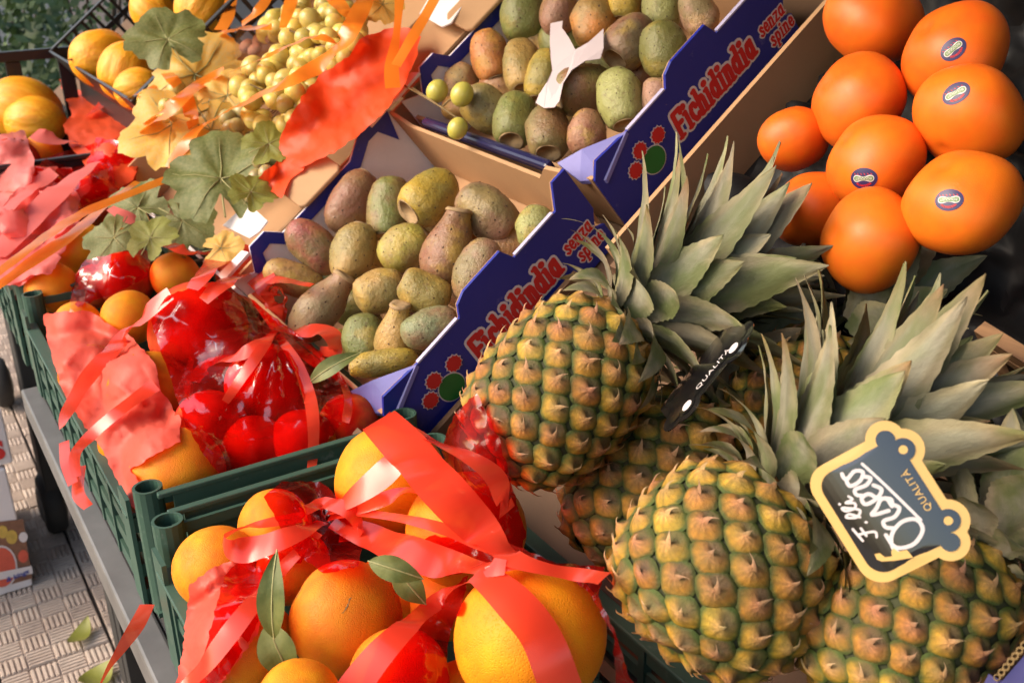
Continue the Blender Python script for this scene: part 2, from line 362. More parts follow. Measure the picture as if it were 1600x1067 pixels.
# ------------------------------------------------------------------ ground, shop, cart
def structure(o): o['kind'] = 'structure'; return o
mb = MB(); mb.add([(-60, -60, -0.012), (60, -60, -0.012), (60, 90, -0.012), (-60, 90, -0.012)], [(0, 1, 2, 3)])
ground = structure(mb.build('pavement', MT['joint']))
def tile_mesh():
    m = MB(); T = 0.206; nb = 4; B = T/nb; g = 0.0022
    m.box((0.001, 0.001, -0.011), (T-0.001, T-0.001, -0.0045))
    for i in range(nb):
        for j in range(nb):
            for k in range(5):
                a = k*B/5 + g/2; b = (k+1)*B/5 - g/2; e = 0.0016
                x0, x1, y0, y1 = (e, B-e, a, b) if (i+j) % 2 else (a, b, e, B-e)
                ox, oy = i*B, j*B
                c = 0.0016
                m.add([(ox+x0, oy+y0, -0.0045), (ox+x1, oy+y0, -0.0045), (ox+x1, oy+y1, -0.0045), (ox+x0, oy+y1, -0.0045),
                       (ox+x0+c, oy+y0+c, 0), (ox+x1-c, oy+y0+c, 0), (ox+x1-c, oy+y1-c, 0), (ox+x0+c, oy+y1-c, 0)],
                      [(4, 5, 6, 7), (0, 1, 5, 4), (1, 2, 6, 5), (2, 3, 7, 6), (3, 0, 4, 7)])
    return mesh('tile', m.v, m.f, MT['paver'], False)
tme = tile_mesh()
for i in range(8):
    for j in range(24):
        o = obj('tile', tme, ground, (-1.05 + i*0.21, 0.45 + j*0.21, rng.uniform(-0.0012, 0.0012)),
                Matrix.Rotation(rng.uniform(-0.008, 0.008), 3, 'Z') @ Matrix.Rotation(rng.uniform(-0.006, 0.006), 3, 'X'))
wall = thing('unseen_shop_wall', 'unseen dark shop wall added behind the fruit display to block sky light', 'wall', (1.75, 0, 0))  # out of view; put in to keep sky light off the right side
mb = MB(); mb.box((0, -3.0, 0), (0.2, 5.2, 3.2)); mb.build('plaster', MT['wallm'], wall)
aw = thing('unseen_awning', 'unseen brown canvas canopy added over the fruit stall to block sky light', 'unseen_awning', (1.75, 0, 2.35))  # out of view; added and sized to cut off the overhead sky
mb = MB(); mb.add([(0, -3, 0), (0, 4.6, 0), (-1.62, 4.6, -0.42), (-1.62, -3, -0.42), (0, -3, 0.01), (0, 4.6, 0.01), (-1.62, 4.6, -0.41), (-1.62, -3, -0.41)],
                  [(0, 1, 2, 3), (7, 6, 5, 4), (0, 4, 5, 1), (1, 5, 6, 2), (2, 6, 7, 3), (3, 7, 4, 0)]); mb.build('canvas', MT['unseen_awning'], aw)
cart = thing('market_cart', 'grey steel market cart under the green fruit crates', 'cart', (0, 0, 0))
mb = MB(); mb.box((0.113, -0.2, RIM-0.172), (0.139, 1.492, RIM-0.134)); bevel(mb.build('rail', MT['metal'], cart), 0.003)
mb = MB(); mb.box((0.141, -0.2, RIM-0.170), (0.62, 1.492, RIM-0.138)); mb.build('deck', MT['metal'], cart)
for y in (-0.15, 1.42):
    mb = MB(); mb.box((0.17, y, 0.14), (0.21, y+0.04, RIM-0.172)); mb.build('leg', MT['rubber'], cart)
cart2 = thing('cart', 'black cart further along the stall with a rubber wheel on the pavement', 'cart', (0, 0, 0))
mb = MB(); mb.box((0.16, 1.51, RIM-0.20), (0.62, 3.3, RIM-0.135)); mb.build('deck', MT['rubber'], cart2)
mb = MB(); mb.box((0.185, 2.36, 0.10), (0.235, 2.46, RIM-0.20)); bevel(mb.build('leg', MT['rubber'], cart2), 0.004)
mb = MB(); mb.box((0.185, 1.60, 0.10), (0.235, 1.66, RIM-0.20)); mb.build('leg', MT['rubber'], cart2)
for y in (2.41, 3.2):
    pr = [(0.052, -0.024), (0.066, -0.022), (0.074, -0.014), (0.076, 0), (0.074, 0.014), (0.066, 0.022), (0.052, 0.024)]
    v, f = lathe(pr, 28); wh = obj('wheel', mesh('wheel', v, f, MT['rubber']), cart2, (0.196, y, 0.076), Matrix.Rotation(PI/2, 3, 'Y'))
    v, f = lathe([(0.010, -0.031), (0.034, -0.029), (0.046, -0.0245), (0.046, 0.0245), (0.034, 0.029), (0.010, 0.031)], 24)
    obj('hub', mesh('hub', v, f, plain('wheel_hub', (0.20, 0.19, 0.18), 0.5)), wh)
shelf = thing('display_shelf', 'sloping board carrying the boxes of fruit', 'shelf', (0, 0, 0))
def slab(name, s0, s1, y0, y1, n0, n1, mat, parent, bev=0.0):
    m = MB(); m.prism([(s0, y0), (s1, y0), (s1, y1), (s0, y1)], lambda p: syn(p[0], p[1], n0), lambda p: syn(p[0], p[1], n1))
    o = m.build(name, mat, parent)
    if bev: bevel(o, bev)
    return o
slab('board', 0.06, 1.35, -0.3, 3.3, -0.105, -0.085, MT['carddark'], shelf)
for y in (-0.2, 1.4, 3.1):
    m = MB(); m.box((1.30, y, 0), (1.36, y+0.06, RIM+0.56)); m.build('leg', MT['wood'], shelf)

# ------------------------------------------------------------------ green crates
def crate(label, x0, x1, y0, y1, mat, zb=-0.13, low=0.035, ysides=True):
    t = thing('plastic_crate', label, 'crate', (x0, y0, RIM), None, 'plastic crates along the cart')
    X, Y = x1-x0, y1-y0; th = 0.004; P = 0.034
    m = MB(); m.box((th, th, zb), (X-th, Y-th, zb+0.005)); m.build('floor', mat, t)
    # the long street side and its opposite: slats between ribs, dipped between the corner posts
    for side, xa in (('s', 0.0), ('b', X-0.006)):
        zs = [(zb, zb+0.016), (zb+0.030, zb+0.044), (zb+0.058, zb+0.070), (-low-0.016, -low)]
        for (za, zc) in zs:
            m = MB(); m.box((xa+0.001, P, za), (xa+0.005, Y-P, zc)); m.build('slat', mat, t)
        nr = 8
        for k in range(nr):
            yc = P + (Y-2*P)*(k+0.5)/nr
            m = MB(); m.box((xa-0.001, yc-0.0035, zb+0.0005), (xa+0.0072, yc+0.0035, -low-0.0005)); m.build('rib', mat, t)
        m = MB(); m.box((xa-0.004, P+0.002, -low), (xa+0.012, Y-P-0.002, -low+0.004)); bevel(m.build('rim', mat, t), 0.0012)
    for ya, sg in ((0.0, 1), (Y, -1)):
        m = MB(); m.box((P, min(ya, ya+sg*0.004), zb), (X-P, max(ya, ya+sg*0.004), -0.003)); m.build('end_wall', mat, t)
        m = MB(); m.box((P*0.6, min(ya-sg*0.001, ya+sg*0.007), -0.003), (X-P*0.6, max(ya-sg*0.001, ya+sg*0.007), 0.002)); bevel(m.build('rim', mat, t), 0.0012)
        m = MB(); m.box((P*0.6, min(ya+sg*0.012, ya+sg*0.016), -0.016), (X-P*0.6, max(ya+sg*0.012, ya+sg*0.016), -0.006)); m.build('ledge', mat, t)
    for cx_, sx in ((0.0, 1), (X, -1)):
        for cy_, sy in ((0.0, 1), (Y, -1)):
            m = MB(); n = 16; ro, ri = 0.0135, 0.0108
            cxx, cyy = cx_+sx*0.016, cy_+sy*0.018
            ro_ = [(cxx+ro*math.cos(2*PI*k/n), cyy+ro*math.sin(2*PI*k/n)) for k in range(n)]
            ri_ = [(cxx+ri*math.cos(2*PI*k/n), cyy+ri*math.sin(2*PI*k/n)) for k in range(n)]
            vs = [(x, y, zb) for x, y in ro_] + [(x, y, 0.003) for x, y in ro_] + [(x, y, 0.003) for x, y in ri_] + [(x, y, -0.05) for x, y in ri_]
            fs = []
            for a in range(3):
                for k in range(n): k2 = (k+1) % n; fs.append((a*n+k, a*n+k2, (a+1)*n+k2, (a+1)*n+k))
            fs.append(tuple(3*n+k for k in range(n)))
            m.add(vs, fs)
            # a stepped fin beside the post
            m.box((cxx-sx*0.019 if sx > 0 else cxx+0.015, cyy+sy*0.012 if sy > 0 else cyy-0.044, zb), ((cxx-0.015) if sx > 0 else cxx+0.019, cyy+0.044 if sy > 0 else cyy-0.012, -0.012))
            m.build('corner_post', mat, t, False)
    return t
crate('green plastic crate nearest the camera holding oranges tied with ribbon', 0.136, 0.428, 0.235, 0.836, MT['green'])
crate('green plastic crate in the middle holding fruit under red film and coral tissue', 0.136, 0.428, 0.866, 1.50, MT['green'])
crate('green plastic crate at left end heaped with pink wrapping and orange ribbons', 0.136, 0.428, 1.53, 2.10, MT['green'])

# ------------------------------------------------------------------ lettering
def text_mesh(s, size, offset=0.0, shear=0.0, align='LEFT', spacing=1.0):
    c = bpy.data.curves.new('t', 'FONT'); c.body = s; c.size = size; c.offset = offset; c.shear = shear; c.align_x = align
    c.space_character = spacing; c.resolution_u = 4
    o = bpy.data.objects.new('t', c); COL.objects.link(o)
    me = bpy.data.meshes.new_from_object(o.evaluated_get(bpy.context.evaluated_depsgraph_get()))
    bpy.data.objects.remove(o); bpy.data.curves.remove(c)
    vs = [tuple(v.co) for v in me.vertices]; fs = [tuple(p.vertices) for p in me.polygons]
    bpy.data.meshes.remove(me); return vs, fs
# slab-serif lettering: thick strokes and feet, each letter in units of the x-height
GL = {
 'F': (0.95, [[(0.18,0),(0.32,1.42)], [(0.32,1.42),(0.98,1.42)], [(0.26,0.74),(0.74,0.74)], [(0.98,1.42),(0.95,1.18)]], [(0.0,0,0.44,0)]),
 'i': (0.52, [[(0.22,0),(0.30,0.94)]], [(0.06,0,0.42,0), (0.12,0.94,0.32,0.94)]),
 'c': (0.80, [[(0.72,0.70),(0.60,0.94),(0.36,0.92),(0.18,0.62),(0.18,0.32),(0.34,0.06),(0.56,0.06),(0.72,0.24)]], []),
 'h': (0.92, [[(0.20,0),(0.32,1.46)], [(0.26,0.66),(0.46,0.92),(0.64,0.90),(0.70,0.70),(0.64,0)]], [(0.06,0,0.38,0), (0.52,0,0.84,0), (0.14,1.46,0.34,1.46)]),
 'd': (0.92, [[(0.66,0.60),(0.52,0.92),(0.32,0.88),(0.16,0.56),(0.16,0.26),(0.32,0.04),(0.48,0.08),(0.62,0.36)], [(0.64,0.04),(0.76,1.46)]], [(0.64,0.02,0.84,0.02), (0.56,1.46,0.78,1.46)]),
 'n': (0.92, [[(0.20,0),(0.28,0.94)], [(0.24,0.62),(0.44,0.92),(0.62,0.90),(0.68,0.70),(0.62,0)]], [(0.06,0,0.38,0), (0.50,0,0.84,0), (0.10,0.94,0.30,0.94)]),
 'a': (0.88, [[(0.66,0.62),(0.52,0.92),(0.32,0.88),(0.16,0.56),(0.16,0.26),(0.32,0.04),(0.46,0.08),(0.60,0.36)], [(0.68,0.94),(0.62,0.06)]], [(0.60,0.04,0.84,0.04)]),
 's': (0.74, [[(0.64,0.74),(0.48,0.95),(0.26,0.84),(0.30,0.60),(0.56,0.38),(0.58,0.14),(0.34,0.02),(0.12,0.20)]], []),
 'e': (0.80, [[(0.18,0.48),(0.66,0.52),(0.62,0.84),(0.40,0.95),(0.18,0.66),(0.18,0.30),(0.36,0.04),(0.58,0.08),(0.70,0.24)]], []),
 'z': (0.80, [[(0.14,0.90),(0.68,0.90),(0.14,0.06),(0.70,0.06)]], []),
 'p': (0.90, [[(0.14,-0.46),(0.28,0.94)], [(0.24,0.56),(0.42,0.92),(0.62,0.88),(0.74,0.60),(0.66,0.22),(0.46,0.02),(0.24,0.26)]], [(0.02,-0.46,0.34,-0.46)]),
}
DOT = {'i': (0.34, 1.30)}
class Flat:
    """collects overlapping 2-D outlines and joins them into one flat face set"""
    def __init__(s): s.v = []; s.f = []
    def add(s, v, f):
        b = len(s.v); s.v += [(p[0], p[1]) for p in v]
        for q in f:
            a = sum(v[q[i]][0]*v[q[(i+1) % len(q)]][1] - v[q[(i+1) % len(q)]][0]*v[q[i]][1] for i in range(len(q)))
            if abs(a) > 1e-14: s.f.append([i + b for i in (q if a > 0 else q[::-1])])
    def build(s, name, mat, parent, fn, k=1000.0, grid=0):
        if grid:
            xs = [p[0] for p in s.v]; ys = [p[1] for p in s.v]
            for i in range(1, grid):
                for j in range(1, grid): s.v.append((min(xs)+(max(xs)-min(xs))*(i+0.13)/grid, min(ys)+(max(ys)-min(ys))*(j+0.07)/grid))
        ov, oe, of, _v, _e, src = delaunay_2d_cdt([Vector((x*k, y*k)) for x, y in s.v], [], s.f, 1, 1e-5)
        of = [f for f, g in zip(of, src) if g]
        return obj(name, mesh(name, [fn(p.x/k, p.y/k) for p in ov], of, mat, False), parent)
def stroke_strips(m, pts, w, fn):
    """a fat round-jointed stroke; fn maps 2-D letter space to 3-D"""
    for (ax, ay), (bx, by) in zip(pts, pts[1:]):
        dx, dy = bx-ax, by-ay; L = math.hypot(dx, dy) or 1e-6; nx, ny = -dy/L*w/2, dx/L*w/2
        m.add([fn(ax+nx, ay+ny), fn(ax-nx, ay-ny), fn(bx-nx, by-ny), fn(bx+nx, by+ny)], [(0, 1, 2, 3)])
    for (x, y) in pts:
        n = 10; m.add([fn(x+w/2*math.cos(2*PI*k/n), y+w/2*math.sin(2*PI*k/n)) for k in range(n)], [tuple(range(n))])
def slab_text(s, m, x0, y0, xh, wt, grow, fn, squeeze=1.0):
    lay = [0]; wt = wt*xh; grow = grow*xh
    def g(x, y): return (x0 + cur[0] + x, y0 + y)
    cur = [0.0]
    for ch in s:
        if ch == ' ': cur[0] += 0.5*xh; continue
        adv, st, serif = GL[ch]
        for p in st:
            for seg in zip(p, p[1:]):
                lay[0] += 1; stroke_strips(m, [(a*xh*squeeze, b*xh) for a, b in seg], wt + grow, g)
        for (ax, ay, bx, by) in serif:
            lay[0] += 1; stroke_strips(m, [(ax*xh*squeeze, ay*xh), (bx*xh*squeeze, by*xh)], wt*0.72 + grow, g)
        if ch in DOT: lay[0] += 1; stroke_strips(m, [(DOT[ch][0]*xh*squeeze, DOT[ch][1]*xh), (DOT[ch][0]*xh*squeeze+xh*0.01, DOT[ch][1]*xh)], wt*1.35 + grow, g)
        cur[0] += adv*xh*squeeze
    return cur[0]

# ------------------------------------------------------------------ blue prickly pear boxes
def panel(name, poly, ya, yb, mat, parent, s0):
    m = MB(); m.prism(poly, lambda p: syn(s0+p[0], ya, p[1]), lambda p: syn(s0+p[0], yb, p[1]))
    return m.build(name, mat, parent)
YF, YB = 0.90, 1.33
def blue_box(label, s0, L, nb=-0.082):
    t = thing('fruit_box', label, 'box', (0, 0, 0), None, 'blue cardboard prickly pear boxes')
    slab('floor', s0+0.004, s0+L-0.004, YF+0.006, YB-0.006, nb, nb+0.004, MT['card'], t)
    front = [(0.0, nb), (L, nb), (L, nb+0.030), (L-0.012, nb+0.036), (L-0.004, nb+0.050), (L, nb+0.056), (L, 0.036), (L-0.020, 0.036), (L-0.036, 0.008), (0.215, 0.008), (0.207, 0.027), (0.150, 0.027), (0.136, 0.021), (0.128, 0.008), (0.062, 0.009), (0.014, 0.013), (0.0, -0.004)]
    fp = panel('front_panel', front, YF, YF+0.004, MT['blue'], t, s0)
    # bare corrugated lining: brown edge shows just behind the print
    lin = [(a, b-0.0015) for a, b in front]
    panel('lining', [(min(max(a, 0.002), L-0.002), b + (0.002 if b < -0.03 else 0)) for a, b in lin], YF+0.0042, YF+0.0068, MT['card'], t, s0)
    # pale worn fold along the dip of the front edge
    for (a, b) in ((0.064, 0.126), (0.217, L-0.040)):
        m = MB(); m.prism([(s0+a, 0.0085), (s0+b, 0.0085), (s0+b, 0.0105), (s0+a, 0.0105)], lambda p: syn(p[0], YF-0.0008, p[1]), lambda p: syn(p[0], YF+0.0042, p[1]))
        m.build('folded_edge', MT['fold'], t)
    # gusset at the low corner
    m = MB(); A = [syn(s0+0.062, YF-0.001, 0.0105), syn(s0+0.010, YF-0.002, -0.012), syn(s0-0.006, YF+0.022, -0.004), syn(s0-0.004, YF+0.052, 0.014), syn(s0+0.020, YF+0.030, 0.017)]
    B = [p - SN*0.005 for p in A]
    m.add(A+B, [(0, 4, 3, 2, 1), (5, 6, 7, 8, 9), (0, 1, 6, 5), (1, 2, 7, 6), (2, 3, 8, 7), (3, 4, 9, 8), (4, 0, 5, 9)]); m.build('corner_gusset', MT['bluelight'], t)
    back = [(0.0, nb), (L, nb), (L, 0.034), (L-0.03, 0.042), (L-0.055, 0.040), (L-0.090, 0.020), (0.095, 0.020), (0.078, 0.041), (0.050, 0.041), (0.030, 0.010), (0.0, 0.026)]
    panel('back_panel', back, YB-0.004, YB, MT['white'], t, s0)
    # blue printed band along the inside of the back edge
    top = [(L-0.004, 0.0345), (L-0.03, 0.0425), (L-0.055, 0.0405), (L-0.090, 0.0205), (0.095, 0.0205), (0.078, 0.0415), (0.050, 0.0415), (0.030, 0.0105)]
    low = [(0.042, -0.012), (0.056, 0.022), (0.072, 0.024), (0.088, 0.004), (L-0.085, 0.004), (L-0.052, 0.022), (L-0.034, 0.022), (L-0.018, -0.010)]
    m = MB(); n = len(top); tt = top[::-1]
    for i in range(n-1):
        m.prism([low[i], low[i+1], tt[i+1], tt[i]], lambda p: syn(s0+p[0], YB-0.0062, p[1]), lambda p: syn(s0+p[0], YB-0.0042, p[1]))
    m.build('rim_band', MT['blue'], t)
    # white worn corners of the back panel and the brown handle flap folded outwards
    for c in (0.010, L-0.020):
        m = MB(); m.prism([(c-0.018, YB-0.014), (c+0.034, YB-0.010), (c+0.030, YB+0.010), (c-0.014, YB+0.012)], lambda p: syn(s0+p[0], p[1], 0.0355+0.0002*c), lambda p: syn(s0+p[0], p[1], 0.0395)); m.build('corner_cap', MT['white'], t)
    m = MB(); pl = [(0.135, YB-0.010), (0.142, YB-0.016), (0.206, YB-0.016), (0.213, YB-0.010), (0.213, YB+0.030), (0.205, YB+0.038), (0.143, YB+0.038), (0.135, YB+0.030)]
    m.prism(pl, lambda p: syn(s0+p[0], p[1], 0.030+0.35*(p[1]-YB)), lambda p: syn(s0+p[0], p[1], 0.036+0.35*(p[1]-YB))); bevel(m.build('handle_flap', MT['card'], t), 0.002)
    # the low and high ends
    slab('end_panel', s0, s0+0.005, YF+0.007, YB-0.007, nb, -0.004, MT['card'], t)
    m = MB()
    prof = [(YF+0.008, nb+0.005), (YB-0.008, nb+0.005), (YB-0.008, 0.030), (YB-0.05, 0.012), (YF+0.07, 0.006), (YF+0.04, 0.030), (YF+0.008, 0.034)]
    m.prism(prof, lambda p: syn(s0+L-0.005, p[0], p[1]), lambda p: syn(s0+L, p[0], p[1])); m.build('end_panel', MT['card'], t)
    # printing on the front: cactus emblem and words
    yl = YF
    def fn_at(dep): return lambda x, y: syn(s0+x, yl-dep, y)
    for wd, x, y, xh, wt, sq in (('Fichidindia', 0.112, -0.052, 0.0215, 0.30, 0.76), ('senza', 0.262, -0.043, 0.0120, 0.25, 0.86), ('spine', 0.270, -0.064, 0.0120, 0.25, 0.86)):
        m = Flat(); slab_text(wd, m, x, y, xh, wt, 0.26, None, sq); m.build('lettering_outline', MT['whiteprint'], fp, fn_at(0.0004))
        m = Flat(); slab_text(wd, m, x, y, xh, wt, 0.0, None, sq); m.build('lettering', MT['red'], fp, fn_at(0.0009))
    def disc(x, y, r, dep, mat, nm, spk=0):
        m = MB(); k = 36; m.add([fn_at(dep)(x+(r*(1+(0.16 if spk and i % 3 == 0 else 0)))*math.cos(2*PI*i/k), y+(r*(1+(0.16 if spk and i % 3 == 0 else 0)))*math.sin(2*PI*i/k)) for i in range(k)], [tuple(range(k))]); m.build(nm, mat, fp)
    disc(0.071, -0.044, 0.0170, 0.0004, MT['whiteprint'], 'emblem_outline'); disc(0.071, -0.044, 0.0158, 0.0008, MT['greenprint'], 'emblem_pad')
    for i, (x, y) in enumerate(((0.045, -0.034), (0.062, -0.020), (0.090, -0.024))):
        disc(x, y, 0.0098, 0.0010+i*0.0002, MT['whiteprint'], 'emblem_outline', 1); disc(x, y, 0.0086, 0.0018+i*0.0002, MT['red'], 'emblem_fruit', 1)
    return t
blue_box('blue cardboard box of prickly pears in the middle, lower of the two lettered boxes', 0.0, 0.318)
blue_box('blue cardboard box of prickly pears higher up, with a torn white paper on its fruit', 0.338, 0.312)
# a dark blue plastic lip lies where the upper box rests on the lower one
o = slab('plastic_strip', 0.322, 0.334, 0.96, 1.26, 0.004, 0.018, plain('navy_plastic', (0.015, 0.015, 0.06), 0.25), None, 0.004); tag(o, 'shiny dark blue plastic strip lying between the two prickly pear boxes', 'strip')

# ------------------------------------------------------------------ heaps: what ribbons and wrapping lie on
HEAP = []
def reg(c, r): HEAP.append((np.array([float(x) for x in c]), float(r)))
def hit(px, py, mode, base):
    r = ray(px, py); best = None
    P = onz(px, py, base) if mode == 'z' else onn(px, py, base)
    best = depth(P)
    for c, R in HEAP:
        oc = CAM - c; a = r @ r; b = r @ oc; cc = oc @ oc - R*R; D = b*b - a*cc
        if D > 0:
            t = (-b - math.sqrt(D))/a
            if t > 0.1: best = min(best, t)
    return best

# ------------------------------------------------------------------ oranges
def orange_fn(seed):
    def f(d):
        k = 1 + 0.022*noise.noise(d*1.4 + Vector((seed, 3.1, 0))) + 0.008*noise.noise(d*4 + Vector((0, seed, 0)))
        v = d*k; v.z *= 0.95
        rr = math.hypot(d.x, d.y)
        if d.z > 0: v.z -= 0.07*math.exp(-(rr/0.16)**2)
        else: v.z += 0.03*math.exp(-(rr/0.10)**2)
        return v
    return f
OM = [mesh('orange', *sphere_vf(orange_fn(s*5.7), 40, 26), MT['orange']) for s in range(3)]
WM = [mesh('wrapped_fruit', *sphere_vf(orange_fn(s*5.7), 40, 26), MT['wrapped']) for s in range(3)]
CALYX = MB()
for k in range(6):
    a = 2*PI*k/6
    CALYX.add([(0, 0, 0.905), (0.075*math.cos(a-0.4), 0.075*math.sin(a-0.4), 0.90), (0.115*math.cos(a), 0.115*math.sin(a), 0.912), (0.075*math.cos(a+0.4), 0.075*math.sin(a+0.4), 0.90)], [(0, 1, 2, 3)])
CALM = mesh('calyx', CALYX.v, CALYX.f, MT['citrus'], False)
def orange(px, py, dpx, z, label, col=(0.80, 0.30, 0.025), stem=None, cat='orange', name='orange', group='oranges in the green crates', mode='z'):
    P = onz(px, py, z) if mode == 'z' else onn(px, py, z); R = dpx*depth(P)/F/2
    ax = img_axis(rng.uniform(-180, 180), rng.uniform(-0.9, -0.2)) if stem is None else img_axis(stem[0], stem[1])
    o = obj(name, (WM if name == 'wrapped_fruit' else OM)[rng.randrange(3)], None, P, basis(ax, rng.uniform(0, 6.28)), R)
    j = rng.uniform(0.92, 1.06); o.color = (col[0]*j, col[1]*j*rng.uniform(0.9, 1.1), col[2], 1)
    tag(o, label, cat, group); obj('calyx', CALM, o); reg(P, R); return o
YEL = (0.86, 0.285, 0.012); ORA = (0.80, 0.235, 0.012); GRF = (0.87, 0.262, 0.010)
orange(828, 995, 242, 0.055, 'largest orange at the bottom with a coral ribbon lying over it', GRF, (-60, 0.2))
SCR = orange(540, 965, 182, 0.015, 'orange with a brown scratch in the front crate beside a green leaf', ORA, (150, 0.1))
SCR = (SCR, HEAP[-1][0], HEAP[-1][1])
orange(610, 752, 182, 0.020, 'yellow orange behind the bow under the broad ribbon fold', YEL)
orange(728, 830, 190, 0.020, 'orange with a dark stem spot half under the broad ribbon', YEL, (95, 0.62))
orange(338, 886, 134, -0.010, 'yellow orange in the near corner post side of the front crate', YEL)
orange(430, 822, 118, 0.000, 'pale orange against the crate divider left of the bow', YEL)
orange(385, 1010, 158, 0.000, 'orange behind the red tissue at the front crate edge', ORA)
orange(468, 1098, 136, 0.020, 'orange cut by the bottom of the picture below the green leaf', YEL)
orange(622, 1062, 165, 0.010, 'orange seen reddish through film under the pale ribbon', ORA)
orange(458, 885, 120, -0.010, 'orange shaded beneath the bow knot', ORA)
orange(612, 925, 120, -0.030, 'orange in shade behind the dark citrus leaves', YEL)
orange(700, 935, 130, -0.030, 'orange deep under the ribbon tails in the front crate', ORA)
orange(720, 1090, 120, -0.020, 'orange low beside the largest orange at picture bottom', ORA)
MG = 'fruit wrapped in the middle crate'
RA = (0.70, 0.10, 0.03)
orange(310, 518, 158, 0.020, 'red wrapped fruit on top of the middle crate with a dark stem end', RA, (160, 0.75), 'fruit', 'wrapped_fruit', MG)
orange(202, 497, 88, -0.010, 'small orange between shiny red package and coral tissue', YEL, None, 'orange', 'orange', MG)
orange(274, 432, 78, 0.000, 'small orange beneath the coral bow loop', ORA, (60, 0.3), 'orange', 'orange', MG)
orange(122, 508, 76, -0.020, 'orange behind the crumpled tissue at the crate corner', YEL, None, 'orange', 'orange', MG)
orange(330, 668, 118, -0.010, 'red wrapped fruit under star shaped glint of the film', (0.72, 0.06, 0.02), None, 'fruit', 'wrapped_fruit', MG)
orange(418, 602, 132, 0.010, 'red wrapped fruit below the ribbon knot', RA, None, 'fruit', 'wrapped_fruit', MG)
orange(398, 702, 108, -0.025, 'red wrapped fruit low by the crate divider', (0.78, 0.16, 0.02), None, 'fruit', 'wrapped_fruit', MG)
orange(472, 695, 112, -0.025, 'reddish orange under film beside the hanging ribbon tail', ORA, None, 'fruit', 'wrapped_fruit', MG)
orange(278, 738, 146, -0.020, 'orange uncovered below the torn tissue by the crate divider', ORA, None, 'orange', 'orange', MG)
orange(545, 662, 96, -0.02, 'dark red wrapped fruit beside the lower blue box', RA, None, 'fruit', 'wrapped_fruit', MG)
orange(235, 610, 128, -0.010, 'fruit bulging beneath the coral tissue', ORA, None, 'fruit', 'wrapped_fruit', MG)
orange(140, 585, 96, -0.03, 'fruit beneath the tissue at the street side', ORA, None, 'fruit', 'wrapped_fruit', MG)
orange(205, 690, 100, -0.03, 'fruit beneath the torn end of the tissue', ORA, None, 'fruit', 'wrapped_fruit', MG)
orange(195, 437, 92, -0.005, 'red fruit inside the shiny cellophane package', RA, None, 'fruit', 'wrapped_fruit', MG)
orange(150, 447, 70, -0.012, 'red fruit at the folded end of the shiny cellophane package', RA, None, 'fruit', 'wrapped_fruit', MG)
orange(380, 430, 84, -0.02, 'fruit shaded behind the bow beside the lower blue box', RA, None, 'fruit', 'wrapped_fruit', MG)
LG = 'fruit wrapped in the left crate'
orange(124, 392, 92, 0.000, 'orange uncovered beneath the orange ribbons in the left crate', YEL, None, 'orange', 'orange', LG)
orange(82, 452, 84, -0.010, 'orange low at the rim of the left crate', YEL, None, 'orange', 'orange', LG)
for i, (x, y, d, c, lb) in enumerate([(188, 258, 84, ORA, 'orange veiled by the scarlet bow near the melons'), (150, 315, 84, RA, 'red fruit under the pink ribbons'), (62, 305, 92, RA, 'red fruit under crumpled pink tissue'),
        (95, 345, 84, RA, 'red fruit between the pink ribbon and orange ribbon'), (20, 260, 88, RA, 'red fruit under pink tissue at picture edge'), (18, 370, 92, RA, 'red fruit low under pink film at picture edge'),
        (66, 240, 62, YEL, 'yellow orange peeking out above the pink wrapping'), (200, 355, 70, ORA, 'orange hidden under olive leaf')]):
    orange(x, y, d, 0.010, lb, c, None, 'fruit' if c == RA else 'orange', 'wrapped_fruit' if c == RA else 'orange', LG)

# ------------------------------------------------------------------ prickly pears
def pear_mesh(kind, seed):
    prof = {'barrel': [(0.02,-0.5),(0.16,-0.49),(0.27,-0.44),(0.345,-0.33),(0.385,-0.18),(0.395,0.0),(0.385,0.16),(0.355,0.30),(0.305,0.40),(0.255,0.45),(0.23,0.462),(0.20,0.45),(0.14,0.425),(0.05,0.415),(0.01,0.415)],
            'egg': [(0.02,-0.5),(0.12,-0.485),(0.21,-0.44),(0.29,-0.35),(0.345,-0.22),(0.375,-0.06),(0.38,0.10),(0.355,0.26),(0.305,0.38),(0.245,0.455),(0.20,0.48),(0.17,0.472),(0.12,0.45),(0.05,0.44),(0.01,0.44)],
            'neck': [(0.02,-0.5),(0.12,-0.49),(0.22,-0.44),(0.29,-0.34),(0.325,-0.2),(0.325,-0.05),(0.30,0.09),(0.25,0.21),(0.205,0.30),(0.18,0.38),(0.172,0.44),(0.168,0.47),(0.145,0.478),(0.10,0.465),(0.01,0.46)],
            'long': [(0.02,-0.5),(0.11,-0.485),(0.18,-0.43),(0.235,-0.33),(0.265,-0.18),(0.275,0.0),(0.27,0.15),(0.245,0.3),(0.20,0.41),(0.175,0.46),(0.15,0.475),(0.125,0.462),(0.08,0.45),(0.04,0.44),(0.01,0.44)]}[kind]
    # refine
    fine = []
    for (r0, z0), (r1, z1) in zip(prof, prof[1:]):
        for k in range(2): fine.append((r0+(r1-r0)*k/2, z0+(z1-z0)*k/2))
    fine.append(prof[-1])
    def fn(v):
        q = v*2.2 + Vector((seed, seed*0.37, 0)); k = 1 + 0.15*noise.noise(q) + 0.055*noise.noise(v*5 + Vector((0, seed, 1)))
        bend = 0.10*math.sin(seed)*(v.z**2)
        return Vector((v.x*k + bend, v.y*k*0.96, v.z + 0.03*noise.noise(v*3 + Vector((seed, 1, 1)))))
    v, f = lathe(fine, 28, fn)
    return mesh('prickly_pear', v, f, MT['pear']), prof, fn
